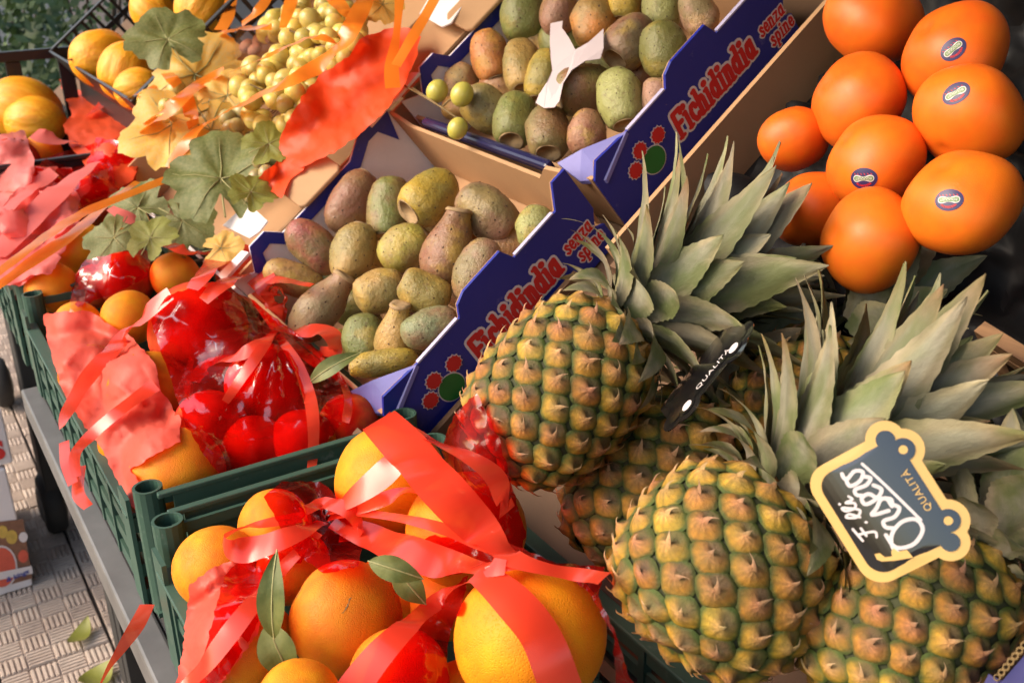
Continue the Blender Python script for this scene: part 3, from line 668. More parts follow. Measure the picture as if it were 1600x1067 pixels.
def rad_at(prof, z):
    best = 0
    for (r0, z0), (r1, z1) in zip(prof, prof[1:]):
        if z0 <= z <= z1 and z1 > z0: return r0+(r1-r0)*(z-z0)/(z1-z0)
    return 0.2
PM = {}
for kind in ('barrel', 'egg', 'neck', 'long'):
    for sd_ in range(3 if kind in ('barrel', 'egg') else 1):
        me, prof, fn = pear_mesh(kind, 1.3 + sd_*4.1 + len(kind))
        m = MB()
        for row in range(6):
            z = -0.36 + row*0.145
            for k in range(7):
                a = 2*PI*(k + 0.5*(row % 2) + rng.uniform(-0.16, 0.16))/7; zz = z + rng.uniform(-0.03, 0.03); r = rad_at(prof, zz)
                c = fn(Vector((r*math.cos(a), r*math.sin(a), zz))); nrm = Vector((math.cos(a), math.sin(a), 0)); tn = Vector((-math.sin(a), math.cos(a), 0)); s = rng.uniform(0.012, 0.021)
                up = Vector((0, 0, 1)); b = len(m.v)
                m.add([c+tn*s-nrm*0.006, c+up*s*1.3-nrm*0.006, c-tn*s-nrm*0.006, c-up*s*1.3-nrm*0.006, c+nrm*0.009], [(0, 1, 4), (1, 2, 4), (2, 3, 4), (3, 0, 4)])
        am = mesh('areole', m.v, m.f, MT['areole'], False)
        zt = prof[-1][1]; rt = prof[-4][0]
        def sfn(v):
            return fn(v) + Vector((0, 0, 0.004 + 0.014*noise.noise(v*9 + Vector((sd_, 0, 3)))))
        ring = [(rt*1.16, prof[-5][1]-0.012), (rt*1.12, prof[-5][1]+0.012), (rt*0.98, prof[-4][1]+0.008), (rt*0.6, zt+0.012), (0.01, zt+0.014)]
        v, f = lathe(ring, 22, sfn); sm = mesh('scar', v, f, MT['scar'])
        PM.setdefault(kind, []).append((me, am, sm))
G_, Y_, B_, M_, O_, T_, R_, L_ = (0.22,0.24,0.06), (0.58,0.38,0.03), (0.29,0.15,0.065), (0.40,0.19,0.12), (0.70,0.25,0.03), (0.50,0.30,0.075), (0.40,0.10,0.075), (0.40,0.40,0.12)
def pear(px, py, lp, wp, deg, tw, col, kind, n, label, group):
    P = onn(px, py, n); me, am, sm = PM[kind][rng.randrange(len(PM[kind]))]
    k = depth(P)/F; ln = lp*k/max(0.45, math.sqrt(1-tw*tw*0.75)); wd = wp*k/{'barrel': 0.79, 'egg': 0.76, 'neck': 0.65, 'long': 0.55}[kind]
    o = obj('prickly_pear', me, None, P, basis(img_axis(deg, tw), rng.uniform(0, 6.28)), (wd, wd, ln))
    o.color = (*col, 1); tag(o, label, 'prickly pear', group)
    a = obj('areole', am, o); a['kind'] = 'stuff'; obj('scar', sm, o); reg(P, min(ln, wd)*0.42); return o
G1 = 'prickly pears in the lower blue box'
pear(549, 317, 104, 74, 62, -0.2, B_, 'egg', 0.000, 'brown prickly pear against the white back panel, farthest in the lower box', G1)
pear(607, 327, 100, 74, -95, 0.25, G_, 'barrel', 0.002, 'grey green upright prickly pear with its scar pointing down', G1)
pear(671, 309, 92, 80, -140, 0.45, Y_, 'barrel', 0.004, 'olive yellow prickly pear with a large round scar at lower left', G1)
pear(761, 331, 108, 82, -38, 0.1, M_, 'egg', -0.002, 'mauve brown prickly pear by the brown end panel of the lower box', G1)
pear(490, 386, 98, 68, -48, -0.3, R_, 'egg', 0.006, 'purplish red prickly pear at left of the lower box', G1)
pear(552, 397, 94, 74, 75, -0.3, T_, 'egg', 0.010, 'olive tan prickly pear right of the purplish red one', G1)
pear(631, 388, 84, 72, 32, -0.1, (0.46,0.40,0.06), 'egg', 0.008, 'yellow green prickly pear with ridged spots at the centre of the lower box', G1)
pear(701, 384, 126, 78, 76, 0.0, B_, 'neck', 0.010, 'brown bottle shaped prickly pear with a long neck pointing up', G1)
pear(747, 424, 108, 74, -112, -0.1, M_, 'egg', 0.002, 'mauve prickly pear behind the raised tab of the lower box', G1)
pear(836, 357, 70, 62, 80, -0.2, L_, 'egg', -0.004, 'small pale green prickly pear in the far right corner of the lower box', G1)
pear(458, 436, 92, 56, -20, -0.2, T_, 'egg', -0.002, 'tan prickly pear behind the coral ribbon strip', G1)
pear(505, 478, 128, 74, 52, 0.1, (0.33,0.26,0.12), 'neck', 0.014, 'long grey tan prickly pear with a frilled scar at its top', G1)
pear(594, 456, 80, 70, 20, -0.2, T_, 'barrel', 0.012, 'tan prickly pear left of the golden one', G1)
pear(663, 459, 84, 72, 148, 0.0, (0.60,0.36,0.06), 'barrel', 0.014, 'golden prickly pear with a short stub on its left shoulder', G1)
pear(570, 530, 82, 72, -80, 0.0, (0.20,0.24,0.06), 'egg', 0.004, 'green prickly pear near the low end of the lower box', G1)
pear(617, 522, 104, 60, 80, 0.35, T_, 'neck', 0.010, 'tan prickly pear with a crumpled brown top beside the green ones', G1)
pear(672, 513, 92, 68, 15, -0.2, (0.25,0.28,0.13), 'egg', 0.006, 'grey green prickly pear against the front panel', G1)
pear(598, 567, 108, 46, 188, 0.1, Y_, 'long', 0.010, 'slim yellow prickly pear lying across the low corner', G1)
pear(540, 548, 70, 44, 130, 0.0, (0.16,0.17,0.05), 'long', -0.01, 'dark green prickly pear behind the ribbon at the low end', G1)
UN = 'shaded prickly pear under the top layer of the lower box'
for (x, y) in ((520, 430), (590, 395), (650, 350), (720, 445), (785, 390), (630, 490), (560, 480), (700, 340), (640, 545)):
    o = pear(x, y, 92, 72, rng.uniform(0, 360), 0, rng.choice([B_, G_, T_]), 'egg', -0.042, UN, 'lower layer of the lower blue box')
G2 = 'prickly pears in the upper blue box'
pear(818, 27, 82, 74, 100, -0.2, G_, 'barrel', 0.004, 'olive green prickly pear topmost at the back of the upper box', G2)
pear(873, 20, 74, 60, 80, -0.2, M_, 'egg', 0.0, 'mauve prickly pear directly behind the white paper tip', G2)
pear(927, 37, 86, 74, 85, -0.3, O_, 'egg', 0.004, 'orange prickly pear behind the white torn paper', G2)
pear(975, 5, 62, 56, -100, 0.1, Y_, 'barrel', 0.002, 'yellow prickly pear cut by the top of the picture', G2)
pear(1033, 14, 70, 62, -80, 0.2, L_, 'barrel', 0.002, 'pale lime prickly pear with dented skin at picture top', G2)
pear(1092, 20, 76, 60, -70, 0.2, (0.50,0.25,0.16), 'egg', -0.004, 'pinkish prickly pear behind the raised tab of the upper box', G2)
pear(766, 89, 84, 64, -75, 0.2, O_, 'egg', 0.002, 'orange brown prickly pear near the white back panel', G2)
pear(815, 106, 86, 62, -85, 0.4, T_, 'barrel', 0.006, 'tan prickly pear with a ringed scar facing out', G2)
pear(850, 118, 84, 60, -100, 0.2, Y_, 'egg', 0.004, 'yellow prickly pear half covered by the white paper', G2)
pear(982, 66, 88, 74, -125, 0.35, (0.30,0.22,0.12), 'barrel', 0.008, 'grey brown prickly pear with a wrinkled pale scar', G2)
pear(1037, 79, 92, 78, -70, 0.0, (0.22,0.21,0.05), 'egg', 0.006, 'olive prickly pear with a leafy scar beside the front panel', G2)
pear(912, 138, 92, 80, -160, 0.2, (0.24,0.22,0.06), 'egg', 0.014, 'green and brown prickly pear in front of the white paper', G2)
pear(970, 156, 94, 74, -80, 0.3, L_, 'barrel', 0.010, 'yellow green prickly pear with a broken pale scar', G2)
pear(1026, 155, 62, 50, 90, 0.0, (0.50,0.27,0.18), 'egg', -0.004, 'small pink prickly pear against the upper front panel', G2)
pear(804, 188, 84, 70, -100, 0.5, G_, 'barrel', 0.010, 'green prickly pear with a flat tan scar at the box lip', G2)
pear(856, 208, 82, 74, -90, 0.5, B_, 'barrel', 0.010, 'brown prickly pear with a dark scar in the lowest row', G2)
pear(917, 207, 72, 64, -95, 0.2, (0.45,0.22,0.12), 'egg', 0.004, 'reddish tan prickly pear by the low corner of the upper box', G2)
pear(762, 172, 84, 70, 150, 0.1, (0.31,0.23,0.08), 'barrel', 0.004, 'olive brown prickly pear beside the loose grapes', G2)
pear(718, 132, 66, 54, 60, 0.0, (0.52,0.27,0.12), 'egg', -0.012, 'rusty prickly pear at the white corner of the upper box', G2)
pear(716, 170, 52, 46, 0, 0.2, T_, 'egg', -0.020, 'small tan prickly pear behind the loose grape stem', G2)
for (x, y) in ((790, 140), (880, 70), (950, 105), (1010, 30), (880, 180), (1000, 120), (850, 70)):
    pear(x, y, 84, 70, rng.uniform(0, 360), 0, rng.choice([B_, G_, T_]), 'egg', -0.040, 'shaded prickly pear under the top layer of the upper box', 'lower layer of the upper blue box')

# white torn paper lying on the fruit of the upper box
def flatpaper(name, pts, n0, mat, thick=0.0006, curl=0.0):
    P = [onn(x, y, n0 + k) for x, y, k in pts]; m = MB(); nn = len(P)
    m.add(P + [p - SN*thick for p in P], [tuple(range(nn)), tuple(range(nn, 2*nn))[::-1]] + [(i, n_, nn+n_, nn+i) for i, n_ in ((i, (i+1) % nn) for i in range(nn))])
    return m.build(name, mat)
o = flatpaper('paper_scrap', [(860, 37, .03), (879, 33, .03), (878, 44, .032), (888, 58, .035), (899, 78, .038), (920, 66, .036), (943, 45, .03), (943, 75, .036), (938, 92, .038), (915, 95, .044), (893, 110, .046), (880, 130, .046), (874, 158, .04), (866, 168, .036), (850, 169, .034), (837, 161, .034), (842, 148, .036), (855, 128, .040), (863, 110, .040), (860, 90, .038), (859, 65, .034)], 0.006, plain('thin_paper', (0.52, 0.44, 0.46), 0.7, 0.06))
tag(o, 'white torn paper scrap lying on the prickly pears of the upper box', 'paper')

# ------------------------------------------------------------------ persimmons
def pers_r(d, seed=0.0):
    a = math.atan2(d.y, d.x); e = math.hypot(d.x, d.y)
    k = 1.0 + 0.030*math.cos(4*a)*e*e + 0.03*noise.noise(d*1.3 + Vector((seed, 0, 0)))
    zz = 0.84
    r = k/math.sqrt(e*e + (d.z/zz)**2)
    if d.z > 0: r *= 1 - 0.06*math.exp(-(e/0.16)**2)
    return r
PSM = [mesh('persimmon', *sphere_vf(lambda d, s=s: d*pers_r(d, s), 44, 28), MT['persimmon']) for s in (0.0, 5.0)]
def pmap(dirc, spin, seed, lift):
    R = basis(dirc, spin)
    def fn(x, y, k=0): d = (R @ Vector((x, y, 1.0))).normalized(); return d*(pers_r(d, seed) + lift + 0.0003*k)
    return fn
def fan_disc(m, fn, rx, ry, rings=4, seg=28):
    vs = [fn(0, 0)]; fs = []
    for j in range(1, rings+1):
        for k in range(seg): vs.append(fn(rx*j/rings*math.cos(2*PI*k/seg), ry*j/rings*math.sin(2*PI*k/seg)))
    for k in range(seg):
        k2 = (k+1) % seg; fs.append((0, 1+k, 1+k2))
        for j in range(rings-1): a = 1+j*seg; fs.append((a+k, a+seg+k, a+seg+k2, a+k2))
    m.add(vs, fs)
def persimmon(px, py, dpx, n, label, stick=None, deg=200, tw=-0.2, col=(0.80, 0.145, 0.012)):
    P = onn(px, py, n); R = dpx*depth(P)/F/2*1.03; si = rng.randrange(2); seed = (0.0, 5.0)[si]
    rot = basis(img_axis(deg, tw), rng.uniform(0, 6.28))
    o = obj('persimmon', PSM[si], None, P, rot, R); j = rng.uniform(0.95, 1.05); o.color = (col[0]*j, col[1]*j*rng.uniform(0.85, 1.2), col[2], 1)
    tag(o, label, 'persimmon', 'persimmons in the dark tray at the right'); reg(P, R*0.9)
    if stick:
        sx, sy, ang, rx = stick
        # where the line of sight meets the fruit
        r = ray(sx, sy); oc = CAM - P; a = r @ r; b = r @ oc; D = max(0, b*b - a*(oc @ oc - R*R*0.9)); q = CAM + r*((-b - math.sqrt(D))/a) - P
        dl = rot.inverted() @ Vector(q).normalized()
        # spin so that the words lean as they do on the fruit
        want = rot.inverted() @ img_axis(ang, 0.0)
        B0 = basis(dl, 0.0); wx = B0.inverted() @ want; spin = math.atan2(wx.y, wx.x)
        e = rx*depth(P)/F/R
        m = MB(); fan_disc(m, pmap(dl, spin, seed, 0.006), e, e*0.78); s = obj('sticker', mesh('sticker', m.v, m.f, MT['stickblue']), o)
        def pill(hx, hy, lift, mat, nm):
            f = pmap(dl, spin, seed, lift); mm = MB(); pts = []
            for k in range(9): t = -PI/2 + PI*k/8; pts.append((hx-hy+hy*math.cos(t), hy*math.sin(t)))
            for k in range(9): t = PI/2 + PI*k/8; pts.append((-hx+hy+hy*math.cos(t), hy*math.sin(t)))
            n_ = len(pts); J = 5
            mm.add([f(0, 0)] + [f(x*j/J, y*j/J) for j in range(1, J+1) for x, y in pts], [(0, 1+i, 1+(i+1) % n_) for i in range(n_)] + [(1+j*n_+i, 1+(j+1)*n_+i, 1+(j+1)*n_+(i+1) % n_, 1+j*n_+(i+1) % n_) for j in range(J-1) for i in range(n_)])
            obj(nm, mesh(nm, mm.v, mm.f, mat), s)
        pill(e*0.76, e*0.25, 0.010, MT['whiteprint'], 'pill_border'); pill(e*0.70, e*0.185, 0.013, MT['stickgreen'], 'pill')
        v, f = text_mesh('BOUQUET', e*0.24, 0.0, 0, 'CENTER', 1.05); fn = pmap(dl, spin, seed, 0.017)
        obj('lettering', mesh('lettering', [fn(x, y - e*0.085) for x, y, z in v], f, MT['whiteprint'], False), s)
        v, f = text_mesh('PERSIMON', e*0.21, 0.008*e, 0, 'CENTER', 1.15); fn = pmap(dl, spin, seed, 0.011)
        def arc(x, y): t = PI/2 - x/(e*0.50)*0.8; r_ = e*0.44 + y; return (r_*math.cos(t)*1.22, r_*math.sin(t))
        obj('lettering', mesh('lettering', [fn(*arc(x, y)) for x, y, z in v], f, MT['red'], False), s)
        mm = MB(); fn = pmap(dl, spin, seed, 0.010)
        for k in range(6):
            t = -PI/2 + (k-2.5)*0.36; x, y = e*0.66*math.cos(t)*1.1, -e*0.28; h = e*0.13
            x = (k-2.5)*e*0.24
            mm.add([fn(x-e*0.05, y), fn(x+e*0.05, y), fn(x+e*0.10, y-h)], [(0, 2, 1)])
        obj('flame', mesh('flame', mm.v, mm.f, MT['red'], False), s)
    return o
persimmon(1364, 32, 150, 0.035, 'persimmon uppermost left in the tray, no sticker', None, 250, -0.7)
persimmon(1492, 84, 162, 0.045, 'persimmon uppermost right with a slanted oval sticker', (1489, 77, 218, 21), 150, 0.35)
persimmon(1341, 158, 150, 0.040, 'plain persimmon beside the brown cardboard wall', None, 160, 0.3)
persimmon(1513, 182, 167, 0.050, 'yellowish persimmon at right edge with sticker near its top', (1493, 147, 188, 22), 230, 0.2, (0.84, 0.175, 0.012))
persimmon(1240, 218, 108, 0.030, 'persimmon half hidden by the pineapple crown tip', None, 100, -0.4)
persimmon(1368, 254, 154, 0.045, 'persimmon with its sticker partly behind a pineapple leaf', (1350, 278, 192, 21), 150, 0.25)
persimmon(1502, 317, 174, 0.055, 'lowest right persimmon with a fully readable round sticker', (1482, 312, 180, 23), 130, 0.45, (0.84, 0.165, 0.012))
persimmon(1358, 376, 158, 0.045, 'lowest persimmon touching the pineapple leaves, no sticker', None, 170, 0.3)
persimmon(1272, 328, 130, 0.020, 'persimmon in shade behind the pineapple leaves', None, 100, -0.4)

# ------------------------------------------------------------------ persimmon tray and pineapple crate
tr = thing('fruit_tray', 'dark tray of persimmons lined with black net and brown cardboard', 'tray')
slab('floor', 0.27, 0.80, 0.28, 0.80, -0.075, -0.070, MT['net'], tr)
m = MB()
slab('side_wall', 0.27, 0.80, 0.800, 0.806, -0.075, 0.000, MT['card'], tr)
slab('side_wall', 0.27, 0.80, 0.274, 0.280, -0.075, 0.020, MT['net'], tr)
slab('back_wall', 0.800, 0.808, 0.274, 0.806, -0.075, 0.080, MT['card'], tr)
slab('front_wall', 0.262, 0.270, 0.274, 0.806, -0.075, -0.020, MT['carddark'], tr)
m = MB()                                   # crumpled black net bag lying under the fruit
g = 60
vs = []; fs = []
for i in range(g+1):
    for j in range(g+1):
        s_ = 0.28 + 0.50*i/g; y_ = 0.285 + 0.50*j/g
        h = -0.050 + 0.035*noise.noise(Vector((s_*14, y_*14, 2))) + 0.022*noise.noise(Vector((s_*36, y_*36, 5))) + 0.010*noise.noise(Vector((s_*90, y_*90, 5)))
        vs.append(syn(s_, y_, h))
for i in range(g):
    for j in range(g): a = i*(g+1)+j; fs.append((a, a+1, a+g+2, a+g+1))
obj('net_liner', mesh('net_liner', vs, fs, MT['net']), tr)
pc = thing('pineapple_crate', 'dark wooden crate holding the pineapples', 'crate')
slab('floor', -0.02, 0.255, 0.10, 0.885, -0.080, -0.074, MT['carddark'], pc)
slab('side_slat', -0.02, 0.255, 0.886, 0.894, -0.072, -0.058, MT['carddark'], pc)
slab('end_slat', -0.034, -0.026, 0.10, 0.885, -0.070, 0.022, MT['carddark'], pc)  # dark board added to shade the low pineapple from the street light
A = onn(1532, 508, 0.03); B = onn(1640, 575, 0.03)
m = MB(); dv = (B-A)/np.linalg.norm(B-A); Bq = A + dv*0.22
for k, (o0, o1) in enumerate(((0.0, 0.011), (0.013, 0.020))):
    m = MB(); e = np.cross(dv, SN); q = lambda P, a, b: P + e*a + SN*b
    m.add([q(A, -0.004, -o0), q(Bq, -0.004, -o0), q(Bq, 0.006, -o0), q(A, 0.006, -o0), q(A, -0.004, -o1), q(Bq, -0.004, -o1), q(Bq, 0.006, -o1), q(A, 0.006, -o1)],
          [(0, 1, 2, 3), (7, 6, 5, 4), (0, 4, 5, 1), (1, 5, 6, 2), (2, 6, 7, 3), (3, 7, 4, 0)]); m.build('end_slat', MT['wood'], pc)

for q_ in (A + dv*0.012, A + dv*0.205):
    m = MB(); e = np.cross(dv, SN)
    c8 = [q_ + dv*a + e*b + SN*h for h in (-0.021, -0.098) for a, b in ((-0.008, -0.003), (0.008, -0.003), (0.008, 0.005), (-0.008, 0.005))]
    m.add(c8, [(0, 1, 2, 3), (7, 6, 5, 4), (0, 4, 5, 1), (1, 5, 6, 2), (2, 6, 7, 3), (3, 7, 4, 0)]); m.build('corner_post', MT['wood'], pc)

# ------------------------------------------------------------------ pineapples
def eye_mesh(seed):
    r_ = random.Random(seed); rings = [0.16, 0.34, 0.54, 0.74, 0.90, 1.0]; seg = 24
    vs = []; cs = []; fs = []
    def hexr(a): return 0.575*(0.90 + 0.05*math.cos(2*a) + 0.05*math.cos(4*a))*1.03
    rays = [-1.57 + r_.uniform(-0.15, 0.15), -0.55 + r_.uniform(-0.2, 0.2), -2.6 + r_.uniform(-0.2, 0.2), -1.05 + r_.uniform(-0.12, 0.12), -2.1 + r_.uniform(-0.12, 0.12)]
    pk = r_.uniform(0.02, 0.12); pkx = r_.uniform(-0.06, 0.06)
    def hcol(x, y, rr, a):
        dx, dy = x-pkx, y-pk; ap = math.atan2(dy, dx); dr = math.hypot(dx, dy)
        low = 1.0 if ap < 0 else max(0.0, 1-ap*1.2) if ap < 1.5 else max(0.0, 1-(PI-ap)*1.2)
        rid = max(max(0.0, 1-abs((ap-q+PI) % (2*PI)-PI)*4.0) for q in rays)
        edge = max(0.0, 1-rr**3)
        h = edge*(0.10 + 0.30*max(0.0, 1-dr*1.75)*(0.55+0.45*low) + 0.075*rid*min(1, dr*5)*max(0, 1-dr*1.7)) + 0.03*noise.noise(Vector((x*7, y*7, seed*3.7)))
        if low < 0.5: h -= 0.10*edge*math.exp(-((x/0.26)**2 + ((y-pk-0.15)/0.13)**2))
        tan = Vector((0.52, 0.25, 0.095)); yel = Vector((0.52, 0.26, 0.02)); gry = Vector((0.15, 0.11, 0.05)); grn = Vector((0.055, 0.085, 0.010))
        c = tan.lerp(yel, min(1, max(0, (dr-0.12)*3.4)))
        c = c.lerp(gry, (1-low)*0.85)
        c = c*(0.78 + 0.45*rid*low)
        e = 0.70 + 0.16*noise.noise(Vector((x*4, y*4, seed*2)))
        if rr > e: c = c.lerp(grn, min(1, (rr-e)*4.5))
        k = 1 + 0.30*noise.noise(Vector((x*8, y*8, seed)))
        return h, c*k
    h, c = hcol(0, 0, 0, -1.57); vs.append((0, 0, h)); cs.append(c)
    for q, rr in enumerate(rings):
        for k in range(seg):
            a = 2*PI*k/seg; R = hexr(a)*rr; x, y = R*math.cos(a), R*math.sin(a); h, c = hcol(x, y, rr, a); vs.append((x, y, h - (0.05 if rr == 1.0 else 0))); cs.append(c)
    for k in range(seg):
        k2 = (k+1) % seg; fs.append((0, 1+k, 1+k2))
        for q in range(len(rings)-1): a0 = 1+q*seg; fs.append((a0+k, a0+seg+k, a0+seg+k2, a0+k2))
    # dried bract: a tapering curled spike rising from the middle towards the crown
    b = len(vs); L = r_.uniform(0.28, 0.62); sw = r_.uniform(-0.35, 0.35); n = 6; up_ = r_.uniform(0.02, 0.22)
    for i in range(n+1):
        t = i/n; w = 0.13*(1-t)**1.3 + 0.004; y = pk - 0.12 + L*t*(1-0.25*t); z = 0.30 + 0.13*math.sin(t*PI*0.9) + up_*t*t; x = sw*t*t
        vs += [(x-w, y, z-0.05*(1-t)), (x, y+0.01, z+0.045*(1-t)), (x+w, y, z-0.05*(1-t))]
        cc = Vector((0.58, 0.27, 0.10)).lerp(Vector((0.62, 0.40, 0.24)), t); cs += [cc*0.85, cc, cc*0.9]
    for i in range(n):
        for j in range(2): a0 = b+i*3+j; fs.append((a0, a0+1, a0+4, a0+3))
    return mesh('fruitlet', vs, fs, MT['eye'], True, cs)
EM = [eye_mesh(s+1) for s in range(9)]
def crown_leaf_mesh(seed, bend):
    r_ = random.Random(seed); n = 24; vs = []; cs = []; fs = []
    side = r_.uniform(-0.12, 0.12); tipk = r_.choice((0.2, 0.6, 1.0))
    for i in range(n+1):
        t = i/n
        w = 0.105*(1.0 - 0.10*math.cos(t*PI))*(min(1.0, (1-t)*1.9)**0.85)*(0.80 + 0.35*math.sin(min(1, t*2.2)*PI*0.5)) + 0.0015
        th = bend*(t**1.35)*1.15; x = 0.0
        # curve: starts along +y, bends towards -z (outwards)
        ang = bend*t; y = (math.sin(ang)/bend if abs(bend) > 1e-3 else t); z = (-(1-math.cos(ang))/bend if abs(bend) > 1e-3 else 0)
        for j in range(7):
            u = (j-3)/3.0
            ch = 0.36*w*(u*u)*(1-0.3*t) + 0.012*noise.noise(Vector((u*2, t*6, seed)))
            ch += 0.012*(1 if j % 2 else -1)*(1-t)
            if t > 0.9: ch *= 1.3
            if abs(u) > 0.9: u *= 1 + (0.07 if i % 2 else -0.01)*min(1.0, (1-t)*4)
            vs.append((w*u + side*t*t, y, z + ch))
            base = Vector((0.44, 0.375, 0.27)).lerp(Vector((0.285, 0.275, 0.195)), min(1, t*2.0))
            if t > 0.74: base = base.lerp(Vector((0.30, 0.17, 0.075)), min(1, (t-0.74)*4.0*tipk))
            if abs(u) > 0.6: base = base.lerp(Vector((0.44, 0.34, 0.16)), 0.4)
            k = 1 + 0.30*noise.noise(Vector((u*5, t*2.5, seed*2.0))) + 0.15*noise.noise(Vector((u*14, t*5, seed))); cs.append(base*k)
    for i in range(n):
        for j in range(6): a = i*7+j; fs.append((a, a+1, a+8, a+7))
    return mesh('crown_leaf', vs, fs, MT['crown'], True, cs)
LM = [crown_leaf_mesh(s, b) for s, b in ((1, 0.15), (2, 0.35), (3, 0.55), (4, 0.85), (5, 1.3), (6, 0.25), (7, 0.45), (8, 1.9))]
def pineapple(A, B, Rr, label, nl=44, lmax=0.155, spin=0.0, ne=112, seed=1, lean=None, sc=1.0, spread=68):
    r_ = random.Random(seed); A = np.array(A); B = np.array(B); ax = Vector(B-A); L = ax.length; ax.normalize(); R = basis(ax, spin)
    t = thing('pineapple', label, 'pineapple', A, R, 'pineapples in the dark crate')
    def prof(z):                                  # z in 0..1
        u = 2*z-1; u = u*0.965 if z > 0.5 else u
        return Rr*max(0.0, 1-abs(u)**2.7)**(1/2.3)*(1.0 + 0.045*(0.5-z))
    pts = [(max(0.002, prof(k/22)*0.955), L*k/22) for k in range(23)]
    v, f = lathe(pts, 30); obj('body', mesh('body', v, f, MT['pinebody']), t)
    # equal-area spiral of fruitlets
    K = 400; zs = [k/K for k in range(K+1)]; acc = [0.0]
    for k in range(K):
        r0, r1 = prof(zs[k]), prof(zs[k+1]); acc.append(acc[-1] + (r0+r1)/2*math.hypot(r1-r0, L/K))
    tot = acc[-1]; cell = math.sqrt(tot*2*PI/ne); ki = 0
    for i in range(ne):
        want = tot*(i+0.5)/ne
        while acc[ki+1] < want: ki += 1
        z = zs[ki] + (want-acc[ki])/(acc[ki+1]-acc[ki])/K; r = prof(z); dz = 0.01
        sl_ = (prof(min(1, z+dz)) - prof(max(0, z-dz)))/((min(1, z+dz)-max(0, z-dz))*L)
        a = i*2.399963; rad = Vector((math.cos(a), math.sin(a), 0)); up = (rad*sl_ + Vector((0, 0, 1))).normalized(); x = Vector((-math.sin(a), math.cos(a), 0)); nr = x.cross(up)
        if nr.dot(rad) < 0 and abs(sl_) < 5: nr = -nr; x = -x
        if r < Rr*0.16: continue
        Rm = Matrix((x, up, x.cross(up))).transposed()
        s = cell*r_.uniform(0.95, 1.05)
        c = rad*(r*0.97) + Vector((0, 0, z*L))
        fz = r_.uniform(0.8, 1.08)
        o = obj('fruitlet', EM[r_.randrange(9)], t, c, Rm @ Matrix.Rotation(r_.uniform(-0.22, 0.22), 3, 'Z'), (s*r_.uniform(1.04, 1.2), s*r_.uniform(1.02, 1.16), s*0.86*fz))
    # crown
    cr_axis = Vector((0, 0, 1))
    if lean is not None: cr_axis = (R.inverted() @ Vector(lean)).normalized()
    CB = basis(cr_axis, 0.0)
    for i in range(nl):
        u = i/(nl-1); a = i*2.399963 + r_.uniform(-0.2, 0.2)
        el = math.radians(6 + spread*(1-u)**1.45 + r_.uniform(-8, 8))
        ln = sc*(0.034 + (lmax-0.034)*min(1.0, (u*1.9)**0.9))*r_.uniform(0.72, 1.1)
        if u > 0.93: ln *= 0.75
        rad = Vector((math.cos(a), math.sin(a), 0)); d = (rad*math.sin(el) + Vector((0, 0, 1))*math.cos(el)).normalized()
        outw = (rad*math.cos(el) - Vector((0, 0, 1))*math.sin(el)).normalized()      # -z of the leaf curls this way
        zax = -outw; x = d.cross(zax)
        Rm = CB @ Matrix((x, d, zax)).transposed()
        base = CB @ (rad*(0.024*(1-u)+0.004) + Vector((0, 0, -0.008 + 0.052*u)))
        if u < 0.28: me = LM[(3, 4, 7, 4)[r_.randrange(4)]]
        elif u < 0.65: me = LM[(1, 2, 6, 3)[r_.randrange(4)]]
        else: me = LM[(0, 1, 5, 2)[r_.randrange(4)]]
        w = sc*(0.076 + 0.092*min(1, u*1.7))*r_.uniform(0.85, 1.15)*(1.1 if u < 0.3 else 1)
        obj('crown_leaf', me, t, Vector((0, 0, L*0.985)) + base, Rm, (w, ln, max(ln, 0.05)))
    for k in range(5): reg(A + (B-A)*(0.12+0.19*k), Rr*(0.72, 0.97, 1.03, 0.97, 0.72)[k])
    return t
def px_len(P, px): return px*depth(P)/F
a, b = onn(770, 722, 0.085), onn(974, 502, 0.085); pineapple(a, b, px_len((a+b)/2, 121), 'pineapple with bright yellow rind leaning against the lower blue box', 112, 0.140, 0.4, 132, 1, lean=img_axis(27, 0.0), sc=1.0, spread=62)
a, b = onn(1040, 1008, 0.085), onn(1212, 776, 0.085); pineapple(a, b, px_len((a+b)/2, 162), 'front pineapple at lower middle with long pale crown leaves', 108, 0.148, 1.9, 130, 2, lean=img_axis(36, 0.05), sc=0.95, spread=60)
a, b = onn(1290, 1085, 0.03), onn(1545, 868, 0.03); pineapple(a, b, px_len((a+b)/2, 134), 'greenish pineapple in the lower right corner under the black label', 56, 0.085, 3.0, 116, 3, lean=img_axis(50, -0.2), sc=0.9)
a, b = onn(920, 868, -0.035), onn(1120, 640, -0.035); pineapple(a, b, px_len((a+b)/2, 112), 'shaded pineapple lying in the gap between the two bright ones', 64, 0.13, 0.9, 116, 4, lean=img_axis(55, -0.2))
a, b = onn(1165, 690, -0.03), onn(1320, 540, -0.03); pineapple(a, b, px_len((a+b)/2, 90), 'dark pineapple deep at the back of the crate behind the crowns', 30, 0.09, 0.2, 110, 5)

